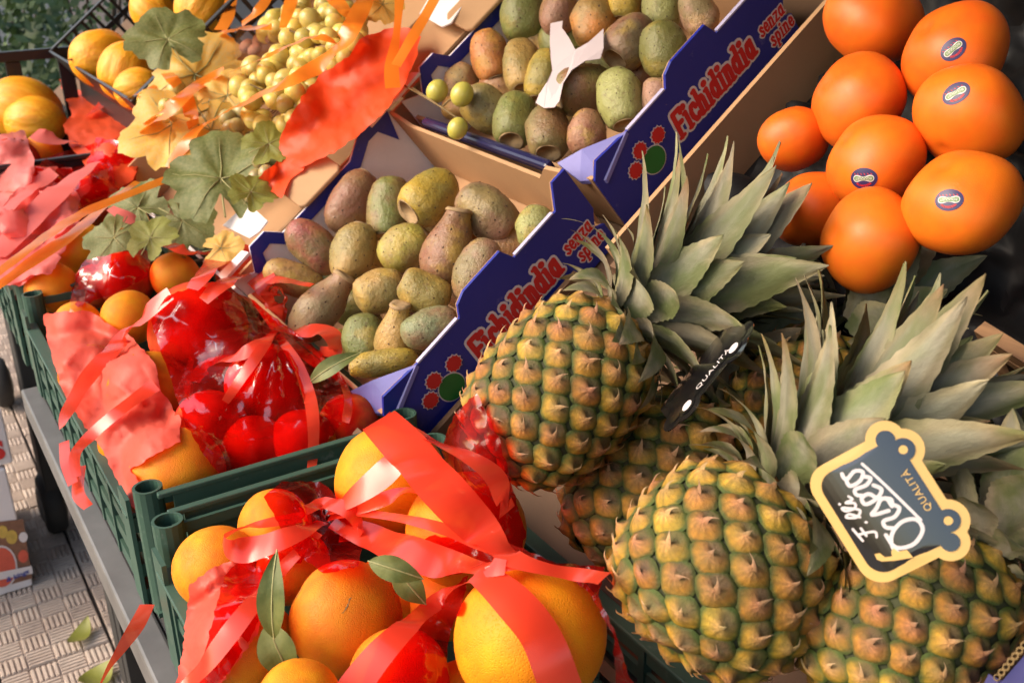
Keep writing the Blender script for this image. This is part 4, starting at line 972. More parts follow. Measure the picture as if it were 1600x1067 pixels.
# ------------------------------------------------------------------ hanging card labels
def label_card(label, org, ex, ey, W_, lettered=True):
    """rounded card with lobes along its top edge; org = centre, ex/ey = unit vectors of reading direction and up"""
    ex = Vector(ex).normalized(); ey = (Vector(ey) - ex*Vector(ey).dot(ex)).normalized(); ez = ex.cross(ey)
    R = Matrix((ex, ey, ez)).transposed(); t = thing('price_label' if False else 'hang_tag', label, 'tag', org, R, 'black and gold tags on the pineapples')
    def rrect(x0, x1, y0, y1, r):
        o = []
        for cx_, cy_, a0 in ((x1-r, y1-r, 0), (x0+r, y1-r, 90), (x0+r, y0+r, 180), (x1-r, y0+r, 270)):
            for k in range(9): q = math.radians(a0+90*k/8); o.append((cx_+r*math.cos(q), cy_+r*math.sin(q)))
        return o
    def circ(x, y, r, n=28): return [(x+r*math.cos(2*PI*k/n+0.03), y+r*math.sin(2*PI*k/n+0.03)) for k in range(n)]
    def bow(y): return -0.20*W_*y*y
    LOBES = ((0.26, -0.25), (-0.295, -0.25)); SIDE = ((0.375, -0.185), (-0.425, -0.185))
    def fill(nm, inset, z, mat):
        m = Flat()
        for o in [rrect(-0.48+inset, 0.43-inset, -0.315+inset, 0.43-inset, 0.16-inset*0.6)] + [circ(x, y, 0.142-inset*0.95) for x, y in LOBES] + [circ(x, y, 0.130-inset) for x, y in SIDE]:
            m.add(o, [tuple(range(len(o)))])
        return m.build(nm, mat, t, lambda x, y: (x*W_, y*W_, z + bow(y)), grid=16)
    edge_ = MT['gold'] if lettered else MT['blackcard']
    card_ = fill('card', 0.0, 0.0, edge_); th_ = card_.modifiers.new('thickness', 'SOLIDIFY'); th_.thickness = 0.0007; th_.offset = -1
    fill('black_panel', 0.066, 0.0004, MT['blackcard'])
    def disc(x, y, r, z, mat, nm):
        m = MB(); k = 24; m.add([(x*W_+r*W_*math.cos(2*PI*i/k), y*W_+r*W_*math.sin(2*PI*i/k), z + bow(y + r*math.sin(2*PI*i/k))) for i in range(k)], [tuple(range(k))]); m.build(nm, mat, t)
    for x, y in LOBES: disc(x, y, 0.030 if lettered else 0.05, 0.0008, MT['gold'] if lettered else MT['whiteprint'], 'hole_ring')
    if lettered:
        lay = [0]
        def strokes(nm, lst, w, mat, zz):
            m = Flat()
            for pts in lst:
                sm = []
                for i in range(len(pts)-1):
                    p0, p1, p2, p3 = pts[max(i-1, 0)], pts[i], pts[i+1], pts[min(i+2, len(pts)-1)]
                    for k in range(6):
                        q = k/6; sm.append(tuple(0.5*(2*p1[c] + (p2[c]-p0[c])*q + (2*p0[c]-5*p1[c]+4*p2[c]-p3[c])*q*q + (3*p1[c]-p0[c]-3*p2[c]+p3[c])*q**3) for c in (0, 1)))
                sm.append(pts[-1])
                for s in zip(sm, sm[1:]):
                    stroke_strips(m, list(s), w, lambda x, y: (x, y))
            m.build(nm, mat, t, lambda x, y: (x*W_, y*W_, zz + bow(y)))
        O = [(-0.20,0.12),(-0.33,0.13),(-0.40,0.02),(-0.36,-0.10),(-0.26,-0.12),(-0.20,-0.03),(-0.23,0.09),(-0.33,0.15),(-0.44,0.12)]
        r1 = [(-0.20,0.04),(-0.15,0.08),(-0.10,0.06),(-0.13,-0.02),(-0.10,-0.09),(-0.04,-0.07)]
        s1 = [(-0.06,-0.02),(0.00,0.09),(0.02,0.03),(0.05,-0.04),(0.00,-0.09),(-0.05,-0.06),(0.02,-0.07),(0.07,-0.03)]
        e1 = [(0.08,-0.02),(0.15,0.00),(0.16,0.06),(0.10,0.07),(0.08,-0.02),(0.11,-0.09),(0.18,-0.07)]
        r2 = [(0.17,0.04),(0.21,0.07),(0.25,0.05),(0.22,-0.03),(0.24,-0.09),(0.29,-0.06)]
        o1 = [(0.36,0.05),(0.30,0.06),(0.28,-0.02),(0.32,-0.08),(0.37,-0.04),(0.36,0.04),(0.39,0.05),(0.42,0.04)]
        def tilt(x, y): return (x*0.978-y*0.208, x*0.208+y*0.978)
        strokes('lettering', [[tilt(x*0.80+0.01, y*0.92+0.075) for x, y in g_] for g_ in (O, r1, s1, e1, r2, o1)], 0.027, MT['whiteprint'], 0.0008)
        strokes('swash', [[tilt(-0.22, -0.055), tilt(-0.05, -0.052), tilt(0.15, -0.045), tilt(0.31, -0.035)]], 0.020, MT['whiteprint'], 0.0008)
        fl = [[(x+0.07, y+0.475) for x, y in g_] for g_ in [[(-0.22,-0.17),(-0.12,-0.155)], [(-0.17,-0.165),(-0.20,-0.27),(-0.24,-0.265)], [(-0.20,-0.21),(-0.14,-0.205)], [(-0.12,-0.26),(-0.118,-0.255)],
              [(-0.07,-0.24),(-0.02,-0.19),(-0.03,-0.16),(-0.06,-0.22),(-0.03,-0.265),(0.01,-0.22),(0.04,-0.17),(0.01,-0.18),(0.00,-0.24),(0.03,-0.26),(0.06,-0.21),(0.06,-0.26),(0.09,-0.25)], [(0.07,-0.17),(0.072,-0.168)]]]
        strokes('lettering', fl, 0.018, MT['whiteprint'], 0.0008)
        v, f = text_mesh('QUALITÀ', 0.070*W_, 0.0, 0, 'CENTER', 1.1); obj('lettering', mesh('lettering', [(x-0.02*W_, y-0.205*W_, 0.0009 + bow(y/W_-0.205)) for x, y, z in v], f, MT['gold'], False), t)
        m = MB(); bt = [(-0.265, 0.285), (-0.305, 0.290), (-0.330, 0.270), (-0.365, 0.190), (-0.400, 0.075), (-0.335, 0.085), (-0.320, 0.140), (-0.285, 0.155), (-0.300, 0.180), (-0.330, 0.190), (-0.315, 0.235), (-0.275, 0.250)]
        m.add([(x*W_, y*W_, 0.0009 + bow(y)) for x, y in bt], [tuple(range(len(bt)))]); m.build('emblem', MT['gold'], t)
    else:
        v, f = text_mesh('QUALITÀ', 0.088*W_, 0.0, 0, 'CENTER', 1.1); obj('lettering', mesh('lettering', [(x+0.04*W_, y-0.225*W_, 0.0009 + bow(y/W_-0.225)) for x, y, z in v], f, MT['whiteprint'], False), t)
    return t
dT = 0.545
cT = CAM + ray(1392, 782)*dT
ex = img_axis(121, -0.10); ey = img_axis(211, -0.25)
label_card('black tag with gold border and white handwriting on the front pineapple crown', cT, ex, ey, 0.0755)
cT2 = CAM + ray(1100, 576)*0.755
label_card('black tag seen almost edge on below the upper pineapple crown', cT2, img_axis(52, 0.1), img_axis(140, -0.993), 0.092, False)

# ------------------------------------------------------------------ wrapping: film, tissue and ribbons draped over the fruit
def inpoly(x, y, poly):
    c = False; j = len(poly)-1
    for i in range(len(poly)):
        xi, yi = poly[i]; xj, yj = poly[j]
        if (yi > y) != (yj > y) and x < (xj-xi)*(y-yi)/(yj-yi)+xi: c = not c
        j = i
    return c
def drape(name, poly, sp, base, mat, label, cat, amp=0.003, lift=0.004, mode='z', smooth=True, seed=1, rough_edge=2.0, group=None, puff=0.0, iters=10, folds=0, pleat=None):
    r_ = random.Random(seed); edge = []
    n = len(poly)
    for i in range(n):
        (x0, y0), (x1, y1) = poly[i], poly[(i+1) % n]; L = math.hypot(x1-x0, y1-y0); k = max(1, int(L/sp))
        for j in range(k):
            t = j/k; e = rough_edge if j else 0.0; edge.append((x0+(x1-x0)*t+r_.uniform(-e, e), y0+(y1-y0)*t+r_.uniform(-e, e)))
    vs = [Vector(p) for p in edge]; ne = len(vs)
    xs = [p[0] for p in edge]; ys = [p[1] for p in edge]; y = min(ys)+sp/2; row = 0
    while y < max(ys):
        x = min(xs) + (sp/2 if row % 2 else sp)
        while x < max(xs):
            p = (x+r_.uniform(-.3, .3)*sp, y+r_.uniform(-.3, .3)*sp)
            if inpoly(p[0], p[1], edge) and min((p[0]-e[0])**2+(p[1]-e[1])**2 for e in edge) > (0.45*sp)**2: vs.append(Vector(p))
            x += sp
        y += sp*0.87; row += 1
    ov, oe, of, *_ = delaunay_2d_cdt(vs, [(i, (i+1) % ne) for i in range(ne)], [], 1, 1e-4)
    adj = [set() for _ in ov]
    for f in of:
        for a in range(len(f)): adj[f[a]].add(f[(a+1) % len(f)]); adj[f[(a+1) % len(f)]].add(f[a])
    d0 = [hit(v.x, v.y, mode, base) for v in ov]; d = list(d0)
    for _ in range(iters):
        d = [min(d0[i], 0.4*d[i] + 0.6*(sum(d[j] for j in adj[i])/len(adj[i]) if adj[i] else d[i])) for i in range(len(d))]
    P = []; x0_, x1_, y0_, y1_ = min(xs), max(xs), min(ys), max(ys)
    FL = [(r_.uniform(x0_, x1_), r_.uniform(y0_, y1_), r_.uniform(0, PI), r_.uniform(0.4, 1.0), r_.uniform(30, 90)) for _ in range(folds)]
    for i, v in enumerate(ov):
        k = d[i]; w = v/F*k
        q = Vector((v.x/60.0, v.y/60.0, seed*3.3))
        ridge = 1-abs(noise.noise(q*1.6))*2; fine = 1-abs(noise.noise(q*4.1 + Vector((5, 2, 0))))*2
        crs = noise.noise(q*6.0 + Vector((1, 7, 3)))
        c = amp*(1.0*ridge + 0.25*fine + 0.06*crs + (r_.uniform(0, 0.9) if not smooth else 0.0)) + puff*(0.5+0.5*noise.noise(q*0.8))
        for (fx, fy, fa, fh, fl) in FL:
            u_ = (v.x-fx)*math.cos(fa)+(v.y-fy)*math.sin(fa); w_ = -(v.x-fx)*math.sin(fa)+(v.y-fy)*math.cos(fa)
            c += (0.0045 if smooth else 0.003)*fh*math.exp(-abs(w_)/(7.0 if amp > 0.0038 else 4.5))*math.exp(-(u_/fl)**2)
        if pleat:
            pa = math.atan2(v.y-pleat[1], v.x-pleat[0]); pr = math.hypot(v.y-pleat[1], v.x-pleat[0]); c += pleat[2]*(0.5+0.5*math.cos(pa*17 + 2*math.sin(pa*3)))*math.exp(-pr/pleat[3])
        P.append(CAM + ray(v.x, v.y)*(k - lift - max(0.0, c)))
    o = obj(name, mesh(name, P, of, mat, smooth)); tag(o, label, cat, group); return o
def ribbon(path, mat, label, base=-0.02, lift=0.006, mode='z', thick=0.0003, group=None, name='ribbon', arch=None):
    """path: (px, py, width px[, extra lift m[, twist deg]]); the strip is smoothed and lies above the heap"""
    pts = []
    n = len(path); full = [tuple(p) + (0.0, 0.0)[len(p)-3:] if len(p) < 5 else tuple(p) for p in path]
    full = [(p[0], p[1], p[2], p[3] if len(p) > 3 else 0.0, p[4] if len(p) > 4 else 0.0) for p in full]
    sub = 8
    for i in range(n-1):
        p0, p1, p2, p3 = full[max(i-1, 0)], full[i], full[i+1], full[min(i+2, n-1)]
        for k in range(sub):
            q = k/sub; pts.append([0.5*(2*p1[c] + (p2[c]-p0[c])*q + (2*p0[c]-5*p1[c]+4*p2[c]-p3[c])*q*q + (3*p1[c]-p0[c]-3*p2[c]+p3[c])*q**3) for c in range(5)])
    pts.append(list(full[-1]))
    d0 = [min(hit(p[0]+dx, p[1]+dy, mode, base) for dx, dy in ((0, 0), (p[2]*0.4, 0), (-p[2]*0.4, 0), (0, p[2]*0.4), (0, -p[2]*0.4))) for p in pts]; d = list(d0)
    for _ in range(14):
        d = [min(d0[i], 0.5*d[i] + 0.25*(d[max(i-1, 0)] + d[min(i+1, len(d)-1)])) for i in range(len(d))]
    C = [Vector(CAM + ray(p[0], p[1])*(k - lift - p[3])) for p, k in zip(pts, d)]
    vs = []; fs = []; m = len(C)
    up = Vector((-0.25, -0.45, 0.86)).normalized()
    for i in range(m):
        T = (C[min(i+1, m-1)] - C[max(i-1, 0)]).normalized()
        Nn = (up - T*up.dot(T)); Nn = Nn.normalized() if Nn.length > 0.15 else (Vector((-0.8, 0, 0.6)) - T*Vector((-0.8, 0, 0.6)).dot(T)).normalized()
        Sx = T.cross(Nn); a = math.radians(pts[i][4] + 16*noise.noise(C[i]*22.0 + Vector((len(path), 0, path[0][0])))) ; Sx = Sx*math.cos(a) + Nn*math.sin(a)
        Nn2 = T.cross(Sx)
        w = max(0.0006, pts[i][2]*depth(C[i])/F)
        for u in (-0.5, -0.25, 0.0, 0.25, 0.5): vs.append(C[i] + Sx*w*u - Nn2*(w*0.018*(1-4*u*u)))
    for i in range(m-1):
        for j in range(4): q = i*5+j; fs.append((q, q+1, q+6, q+5))
    o = obj(name, mesh(name, vs, fs, mat))
    tag(o, label, 'ribbon', group); return o

# middle crate
drape('tissue_paper', [(68, 492), (100, 486), (142, 487), (168, 505), (208, 528), (240, 565), (252, 612), (283, 655), (282, 690), (240, 712), (203, 733), (224, 765), (216, 800), (196, 780), (176, 735), (158, 700), (130, 662), (98, 610), (82, 562), (72, 525)], 6, -0.03, MT['tissue'],
      'crumpled coral tissue paper spilling over the street side of the middle crate', 'tissue', 0.0030, 0.004, folds=34, seed=2, group='wrapping paper')
drape('cellophane', [(236, 500), (262, 462), (300, 448), (352, 452), (398, 470), (440, 505), (500, 548), (540, 596), (550, 640), (510, 692), (485, 735), (400, 760), (352, 752), (318, 710), (288, 660), (272, 610), (255, 560)], 8, -0.035, MT['film'],
      'red cellophane stretched over the wrapped fruit of the middle crate', 'cellophane', 0.0012, 0.005, folds=34, seed=3, group='wrapping film', puff=0.004, iters=60, pleat=(432, 512, 0.016, 110))
drape('cellophane', [(110, 470), (118, 432), (134, 406), (176, 396), (222, 388), (237, 396), (232, 432), (198, 450), (165, 464), (122, 480)], 8, -0.03, MT['film'],
      'shiny red cellophane package at the far end of the middle crate', 'cellophane', 0.003, 0.006, folds=8, seed=4, group='wrapping film', puff=0.012)
drape('cellophane', [(108, 488), (112, 462), (128, 415), (142, 420), (132, 466), (126, 490)], 8, -0.02, MT['clear'], 'clear folded end of the shiny cellophane package', 'cellophane', 0.004, 0.014, smooth=False, seed=14, group='wrapping film')
RB = 'coral ribbons on the middle crate'
ribbon([(120, 745, 14, .01), (117, 712, 17, .014), (134, 688, 20, .012), (182, 645, 24, .008), (243, 601, 26, .006)], MT['ribbon'], 'pale sunlit coral ribbon end lying across the tissue', group=RB)
ribbon([(97, 668, 12, .004, 40), (106, 642, 22, .006), (140, 586, 28, .006), (184, 538, 34, .006), (228, 490, 36, .008), (266, 458, 26, .010)], MT['ribbon'], 'broad coral ribbon running down to the crate rim', group=RB)
ribbon([(300, 452, 30, .012, 20), (338, 412, 46, .02), (378, 402, 46, .022, -20), (398, 440, 42, .014, -10), (432, 512, 18, .008)], MT['ribbon'], 'large coral bow loop standing above the wrapped fruit', group=RB)
ribbon([(434, 514, 16, .006), (388, 548, 26, .006), (330, 568, 28, .006), (300, 596, 24, .004)], MT['ribbon'], 'coral ribbon tail across the film to the left of the knot', group=RB)
ribbon([(432, 512, 14, .010), (474, 516, 30, .022), (514, 520, 36, .024, 25), (524, 548, 22, .016, 50), (500, 548, 14, .006, 60)], MT['ribbon'], 'coral bow loop turned towards the blue box', group=RB)
ribbon([(436, 526, 12, .006), (466, 572, 18, .006), (486, 630, 20, .008), (490, 690, 18, .008, 30), (486, 740, 13, .006)], MT['ribbon'], 'curled coral ribbon tail hanging to the crate divider', group=RB)
ribbon([(436, 522, 12, .006), (486, 562, 16, .010), (532, 594, 16, .014, 30), (544, 628, 18, .012, 50), (540, 660, 12, .008)], MT['ribbon'], 'coral ribbon tail curling beside the low end of the blue box', group=RB)
ribbon([(396, 438, 18, .02), (440, 438, 18, .02), (488, 446, 14, .02, 30)], MT['ribbon'], 'short coral ribbon strip in front of the lower box corner', group=RB)
ribbon([(432, 505, 8, .008), (424, 470, 9, .022, 30), (434, 448, 10, .026, 60), (446, 470, 9, .02, 30), (440, 508, 8, .008)], MT['ribbon'], 'thin upright coral ribbon loop above the knot', group=RB)
ribbon([(224, 370, 12, .02), (262, 382, 20, .022), (306, 396, 22, .022), (338, 402, 18, .02)], MT['ribbon'], 'coral ribbon strip at the back of the middle crate', group=RB)
ribbon([(100, 690, 16, .004), (103, 722, 18, .012), (114, 756, 16, .010)], MT['ribbon'], 'short red ribbon end over the crate rim', base=-0.04, group=RB)
ribbon([(126, 728, 16, .010), (122, 770, 20, .016), (138, 792, 16, .012)], MT['ribbon'], 'second short red ribbon end hanging outside the rim', base=-0.05, group=RB)

ribbon([(318, 470, 26, .012, 10), (352, 440, 40, .022), (396, 426, 44, .026, -15), (424, 462, 34, .018, -10), (432, 510, 16, .008)], MT['ribbon'], 'second coral bow loop behind the large one', group=RB)
ribbon([(430, 516, 12, .006), (404, 552, 18, .008, 20), (372, 598, 18, .008), (352, 628, 12, .006, 30)], MT['ribbon'], 'thin coral ribbon end curling down over the film', group=RB)
ribbon([(300, 560, 10, .004, 60), (293, 590, 14, .006, 50), (292, 622, 8, .005, 60)], MT['ribbon'], 'pale upright glint of ribbon edge on the film', group=RB)
# front crate
drape('tissue_paper', [(296, 912), (336, 884), (384, 872), (410, 896), (420, 940), (404, 985), (374, 1030), (336, 1080), (272, 1080), (286, 1010)], 6, -0.03, MT['tissue'],
      'crumpled red tissue at the street corner of the front crate', 'tissue', 0.0032, 0.005, folds=26, seed=5, group='wrapping paper')
drape('cellophane', [(412, 776), (440, 752), (500, 752), (545, 790), (566, 850), (560, 884), (505, 895), (468, 868), (444, 836)], 7, -0.02, MT['film'],
      'bunched red cellophane round the knot of the front basket', 'cellophane', 0.005, 0.012, folds=14, pleat=(500, 822, 0.010, 50), seed=6, group='wrapping film', puff=0.014)
drape('cellophane', [(690, 700), (712, 645), (745, 614), (758, 640), (782, 690), (800, 760), (822, 830), (812, 872), (770, 862), (730, 800), (700, 750)], 7, -0.03, MT['film'],
      'red cellophane corner standing against the upper pineapple', 'cellophane', 0.002, 0.004, folds=8, seed=7, iters=30, group='wrapping film', puff=0.004)
drape('cellophane', [(600, 985), (640, 960), (696, 925), (732, 898), (722, 945), (704, 985), (698, 1040), (708, 1080), (560, 1080)], 8, -0.03, MT['film'],
      'red cellophane between the two large oranges at the bottom', 'cellophane', 0.002, 0.005, folds=7, seed=8, iters=30, group='wrapping film', puff=0.004)
drape('cellophane', [(350, 900), (400, 850), (470, 820), (500, 850), (470, 880), (430, 880), (420, 930), (390, 1000), (350, 1060), (300, 1080), (330, 980)], 8, -0.03, MT['film'],
      'red cellophane over the street side oranges of the front crate', 'cellophane', 0.002, 0.010, folds=8, seed=9, iters=30, group='wrapping film', puff=0.004)
drape('cellophane', [(640, 850), (680, 835), (740, 850), (800, 850), (870, 880), (945, 885), (935, 930), (962, 990), (985, 1060), (1010, 1080), (962, 1080), (958, 990), (920, 925), (870, 885), (800, 880), (700, 900), (650, 885)], 9, -0.04, MT['film'],
      'red cellophane skirt trailing behind the largest orange', 'cellophane', 0.002, 0.003, folds=8, seed=10, iters=30, group='wrapping film')
RC = 'coral ribbons on the front crate'
ribbon([(592, 656, 62, .020, 10), (640, 706, 70, .030), (690, 762, 74, .030), (740, 815, 66, .022), (790, 866, 40, .012), (860, 890, 22, .008), (945, 903, 30, .006)], MT['ribbon'], 'broadest coral ribbon folded over at the top of the front basket', group=RC)
ribbon([(600, 652, 40, .016, 30), (660, 682, 30, .014, 30), (730, 712, 36, .016, 20), (775, 748, 44, .014, 10), (792, 800, 34, .008)], MT['ribbon'], 'coral ribbon loop behind the broadest ribbon', group=RC)
ribbon([(512, 800, 24, .016), (548, 778, 34, .022), (590, 748, 44, .028), (618, 722, 46, .030, 15)], MT['ribbon'], 'pale glossy ribbon loop rising from the knot', group=RC)
ribbon([(516, 806, 22, .014), (580, 786, 26, .020), (640, 768, 30, .022, 20), (690, 772, 24, .020, 40)], MT['ribbon'], 'pink folded ribbon loop beneath the broadest ribbon', group=RC)
ribbon([(505, 815, 20, .014), (455, 836, 34, .016), (400, 856, 44, .018), (362, 858, 34, .016, 40), (350, 840, 20, .012, 70), (392, 822, 30, .008, 40), (480, 806, 20, .008)], MT['ribbon'], 'coral bow loop pointing to the street side', group=RC)
ribbon([(498, 832, 16, .012), (448, 880, 22, .012), (402, 934, 30, .014), (362, 985, 34, .014), (320, 1040, 30, .012), (280, 1085, 24, .012)], MT['ribbon'], 'coral ribbon running down the street side of the basket', group=RC)
ribbon([(520, 815, 24, .016), (575, 836, 44, .016), (640, 862, 56, .016), (710, 884, 52, .014), (790, 886, 26, .010)], MT['ribbon'], 'coral ribbon fanned out to the right of the knot', group=RC)
ribbon([(540, 1090, 54, .014), (594, 1020, 46, .016), (650, 966, 34, .016), (720, 915, 26, .014), (795, 884, 16, .010), (870, 892, 10, .006)], MT['ribbon'], 'pale glossy ribbon slanting up from the bottom edge', group=RC)
ribbon([(748, 892, 44, .006), (800, 938, 62, .004), (846, 996, 66, .004), (880, 1085, 70, .004)], MT['ribbon'], 'coral ribbon stretched over the largest orange', lift=0.003, group=RC)
ribbon([(560, 800, 14, .02), (640, 812, 18, .024), (720, 836, 22, .020), (800, 880, 12, .010)], MT['ribbon'], 'narrow coral ribbon under the broadest ribbon', group=RC)
ribbon([(470, 800, 16, .016), (510, 786, 26, .026), (548, 800, 26, .028), (560, 830, 20, .022, 40), (530, 840, 16, .014)], MT['ribbon'], 'small twisted ribbon loop at the front knot', group=RC)
ribbon([(230, 944, 24, .004), (214, 976, 24, .014, 20), (190, 1012, 16, .018, 40), (170, 1042, 8, .016, 60), (156, 1070, 4, .014, 80)], MT['ribbon'], 'twisted coral ribbon tail hanging over the cart edge', base=-0.10, group=RC)

# left crate
drape('tissue_paper', [(-12, 212), (38, 204), (54, 250), (50, 285), (22, 300), (-12, 300)], 6, 0.0, MT['tissue_pink'], 'crumpled pink tissue peak at the left picture edge', 'tissue', 0.0056, 0.020, folds=16, seed=11, group='wrapping paper')
drape('tissue_paper', [(-12, 305), (40, 285), (70, 262), (112, 262), (122, 305), (132, 335), (98, 395), (60, 425), (30, 448), (-12, 440)], 6, 0.0, MT['tissue_pink'], 'crumpled pink tissue heaped in the left crate', 'tissue', 0.0046, 0.008, folds=28, seed=12, group='wrapping paper')
drape('cellophane', [(52, 262), (90, 240), (150, 222), (176, 262), (180, 300), (150, 310), (118, 330), (100, 300), (60, 300)], 8, 0.0, MT['film'], 'glinting red film in the left crate', 'cellophane', 0.004, 0.010, folds=8, seed=13, group='wrapping film', puff=0.012)
drape('tissue_paper', [(92, 124), (112, 138), (152, 152), (180, 150), (198, 152), (228, 205), (222, 240), (208, 282), (182, 296), (150, 300), (132, 258), (112, 232), (98, 196), (112, 180)], 6, 0.02, MT['tissue_red'], 'scarlet tissue bow between the melons and the grapes', 'tissue', 0.0046, 0.02, folds=18, seed=15, group='wrapping paper')
drape('tissue_paper', [(8, 318), (30, 292), (70, 300), (108, 285), (126, 312), (112, 350), (84, 372), (50, 366), (18, 378), (-8, 352)], 6, 0.0, MT['tissue_pink'], 'folded pale pink tissue lying on top of the left heap', 'tissue', 0.0061, 0.028, seed=31, group='wrapping paper', folds=24)
drape('tissue_paper', [(-12, 392), (26, 372), (62, 378), (96, 402), (80, 428), (44, 432), (16, 446), (-12, 448)], 6, 0.0, MT['tissue_pink'], 'pink tissue end over the rim of the left crate', 'tissue', 0.0046, 0.020, seed=32, group='wrapping paper', folds=18)
drape('cellophane', [(150, 215), (192, 222), (216, 262), (206, 300), (176, 312), (146, 296), (136, 252)], 8, 0.01, MT['film'], 'red cellophane below the scarlet bow', 'cellophane', 0.006, 0.022, seed=33, group='wrapping film', folds=10)
RL = 'pink ribbons in the left crate'
ribbon([(-10, 402, 36, .012), (40, 350, 44, .014), (92, 298, 42, .016), (148, 254, 20, .014)], MT['tissue_pink'], 'broad pink ribbon slanting across the left crate', group=RL, base=0.0)
ribbon([(-10, 345, 24, .014), (40, 302, 30, .016), (84, 268, 24, .014)], MT['tissue_pink'], 'narrower pink ribbon at the left picture edge', group=RL, base=0.0)
ribbon([(54, 208, 24, .02), (72, 214, 30, .024), (110, 222, 30, .022)], MT['tissue_pink'], 'pale pink ribbon fold below the yellow melons', group=RL, base=0.0)
ribbon([(140, 180, 18, .03, 30), (176, 156, 26, .034), (204, 164, 30, .034), (222, 206, 32, .03, -20), (214, 240, 30, .024)], MT['ribbon'], 'coral ribbon loop in front of the scarlet bow', group=RL, base=0.02)
ribbon([(172, 325, 14, .016), (200, 340, 22, .018), (232, 352, 14, .016)], MT['tissue_pink'], 'small pink ribbon end over the olive leaf', group=RL, base=0.0)
RO = 'orange ribbons over the grapes'
def orb(path, lab, base=0.05, lift=0.035): ribbon([(p[0], p[1], p[2]*1.4) + tuple(p[3:]) for p in path], MT['ribbon_or'], lab, base=base, lift=lift, mode='n', group=RO)
ribbon([(-10, 432, 16, .03), (60, 378, 22, .035), (128, 334, 22, .035), (205, 302, 17, .05), (300, 266, 16, .09), (380, 250, 16, .10), (450, 248, 15, .07)], MT['ribbon_or'], 'long orange ribbon from the picture edge to the scarlet tissue', base=0.085, group=RO)
ribbon([(-10, 452, 16, .026), (60, 402, 26, .03), (118, 362, 26, .03), (165, 320, 16, .028), (215, 284, 10, .02)], MT['ribbon_or'], 'lower orange ribbon across the pink wrapping', base=0.075, group=RO)

# ------------------------------------------------------------------ grapes, leaves, melons
GRM = mesh('berry', *sphere_vf(lambda d: Vector((d.x, d.y, d.z*1.12)), 18, 12), MT['grape'])
def bunch(label, cx_, cy_, ex_, ey_, cnt, n0, seed, d=27, fixed=(), tint=(0.66, 0.52, 0.10)):
    r_ = random.Random(seed); P = onn(cx_, cy_, n0); t = thing('grape_bunch', label, 'grapes', P, None, 'white grapes in the tray'); pos = []
    for (x, y) in fixed: pos.append((x, y, n0+0.02))
    tries = 0
    while len(pos) < cnt and tries < 4000:
        tries += 1; a = r_.uniform(0, 6.28); q = math.sqrt(r_.random()); x = cx_+ex_*q*math.cos(a)+ex_*0.0; y = cy_+ey_*q*math.sin(a); h = n0 + 0.028*(1-q*q) + r_.uniform(-0.02, 0.008)
        A = onn(x, y, h)
        if all(np.linalg.norm(A-onn(*p)) > 0.0205 for p in pos): pos.append((x, y, h))
    m = MB()
    for (x, y, h) in pos:
        A = onn(x, y, h); R = d*r_.uniform(0.88, 1.1)*depth(A)/F/2
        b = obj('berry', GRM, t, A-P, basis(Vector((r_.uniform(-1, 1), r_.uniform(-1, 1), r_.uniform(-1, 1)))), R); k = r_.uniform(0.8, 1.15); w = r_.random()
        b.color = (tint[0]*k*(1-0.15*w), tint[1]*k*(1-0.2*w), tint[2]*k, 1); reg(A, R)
        m.tube([A-P, (A-P)*0.6 - SN*0.012, (A-P)*0.15 - SN*0.02], 0.0008, 4)
    m.tube([-SN*0.03+np.array([0.03, 0.03, 0]), -SN*0.02, SN*0.012 + np.array([-0.03, 0.01, 0.0])], 0.0018, 6)
    m.build('stem', MT['stem'], t, True); return t
# vine leaves
def vine_leaf(seed, mat, lobes=5):
    r_ = random.Random(seed); n = 70; rim = []; lob_ = r_.uniform(0.22, 0.36); crl = r_.uniform(-0.05, 0.14)
    for k in range(n):
        a = 2*PI*k/n; q = 0.80 - lob_*0.5 + lob_*abs(math.cos((a-PI/2)*lobes/2.0 + 0.25*math.sin(a*2+seed)))**0.7 + 0.10*math.sin(a); dent = 0.085*((k % 5)/4.0)
        if abs(a-3*PI/2) < 0.28: q *= 0.35 + 1.6*abs(a-3*PI/2)
        rim.append((q+dent+r_.uniform(-0.025, 0.025), a))
    vs = [(0, 0, 0.0)]; fs = []; J = 6
    for j in range(1, J+1):
        for q, a in rim:
            R = q*j/J if j > 1 else 0.6*j/J; x, y = R*math.cos(a), R*math.sin(a)
            z = 0.16*noise.noise(Vector((x*1.6, y*1.6, seed*2.0))) + 0.05*noise.noise(Vector((x*5, y*5, seed))) - 0.10*(R**2) + crl*x*x + 0.018*noise.noise(Vector((x*9, y*9, seed)))
            vs.append((x, y, z))
    for k in range(n):
        k2 = (k+1) % n; fs.append((0, 1+k, 1+k2))
        for j in range(J-1): a0 = 1+j*n; fs.append((a0+k, a0+n+k, a0+n+k2, a0+k2))
    me = mesh('vine_leaf', vs, fs, mat)
    m = MB()
    for k in range(lobes):
        a = PI/2 + 2*PI*k/lobes; pts = []
        for j in range(7):
            R = 0.85*j/6; x, y = R*math.cos(a), R*math.sin(a)
            z = 0.16*noise.noise(Vector((x*1.6, y*1.6, seed*2.0))) + 0.05*noise.noise(Vector((x*5, y*5, seed))) - 0.10*(R**2) + crl*x*x; pts.append((x, y, z+0.010))
        m.tube(pts, [0.016*(1-j/7.5) for j in range(7)], 4)
    m.tube([(0, 0, 0.006), (0.02, -0.4, 0.02), (0.06, -0.8, 0.06)], 0.017, 4)
    return me, mesh('vein', m.v, m.f, MT['vein'])
VL = {k: [vine_leaf(s, MT[k]) for s in (1, 2, 3, 4)] for k in ('leaf_green', 'leaf_yellow', 'leaf_lime')}
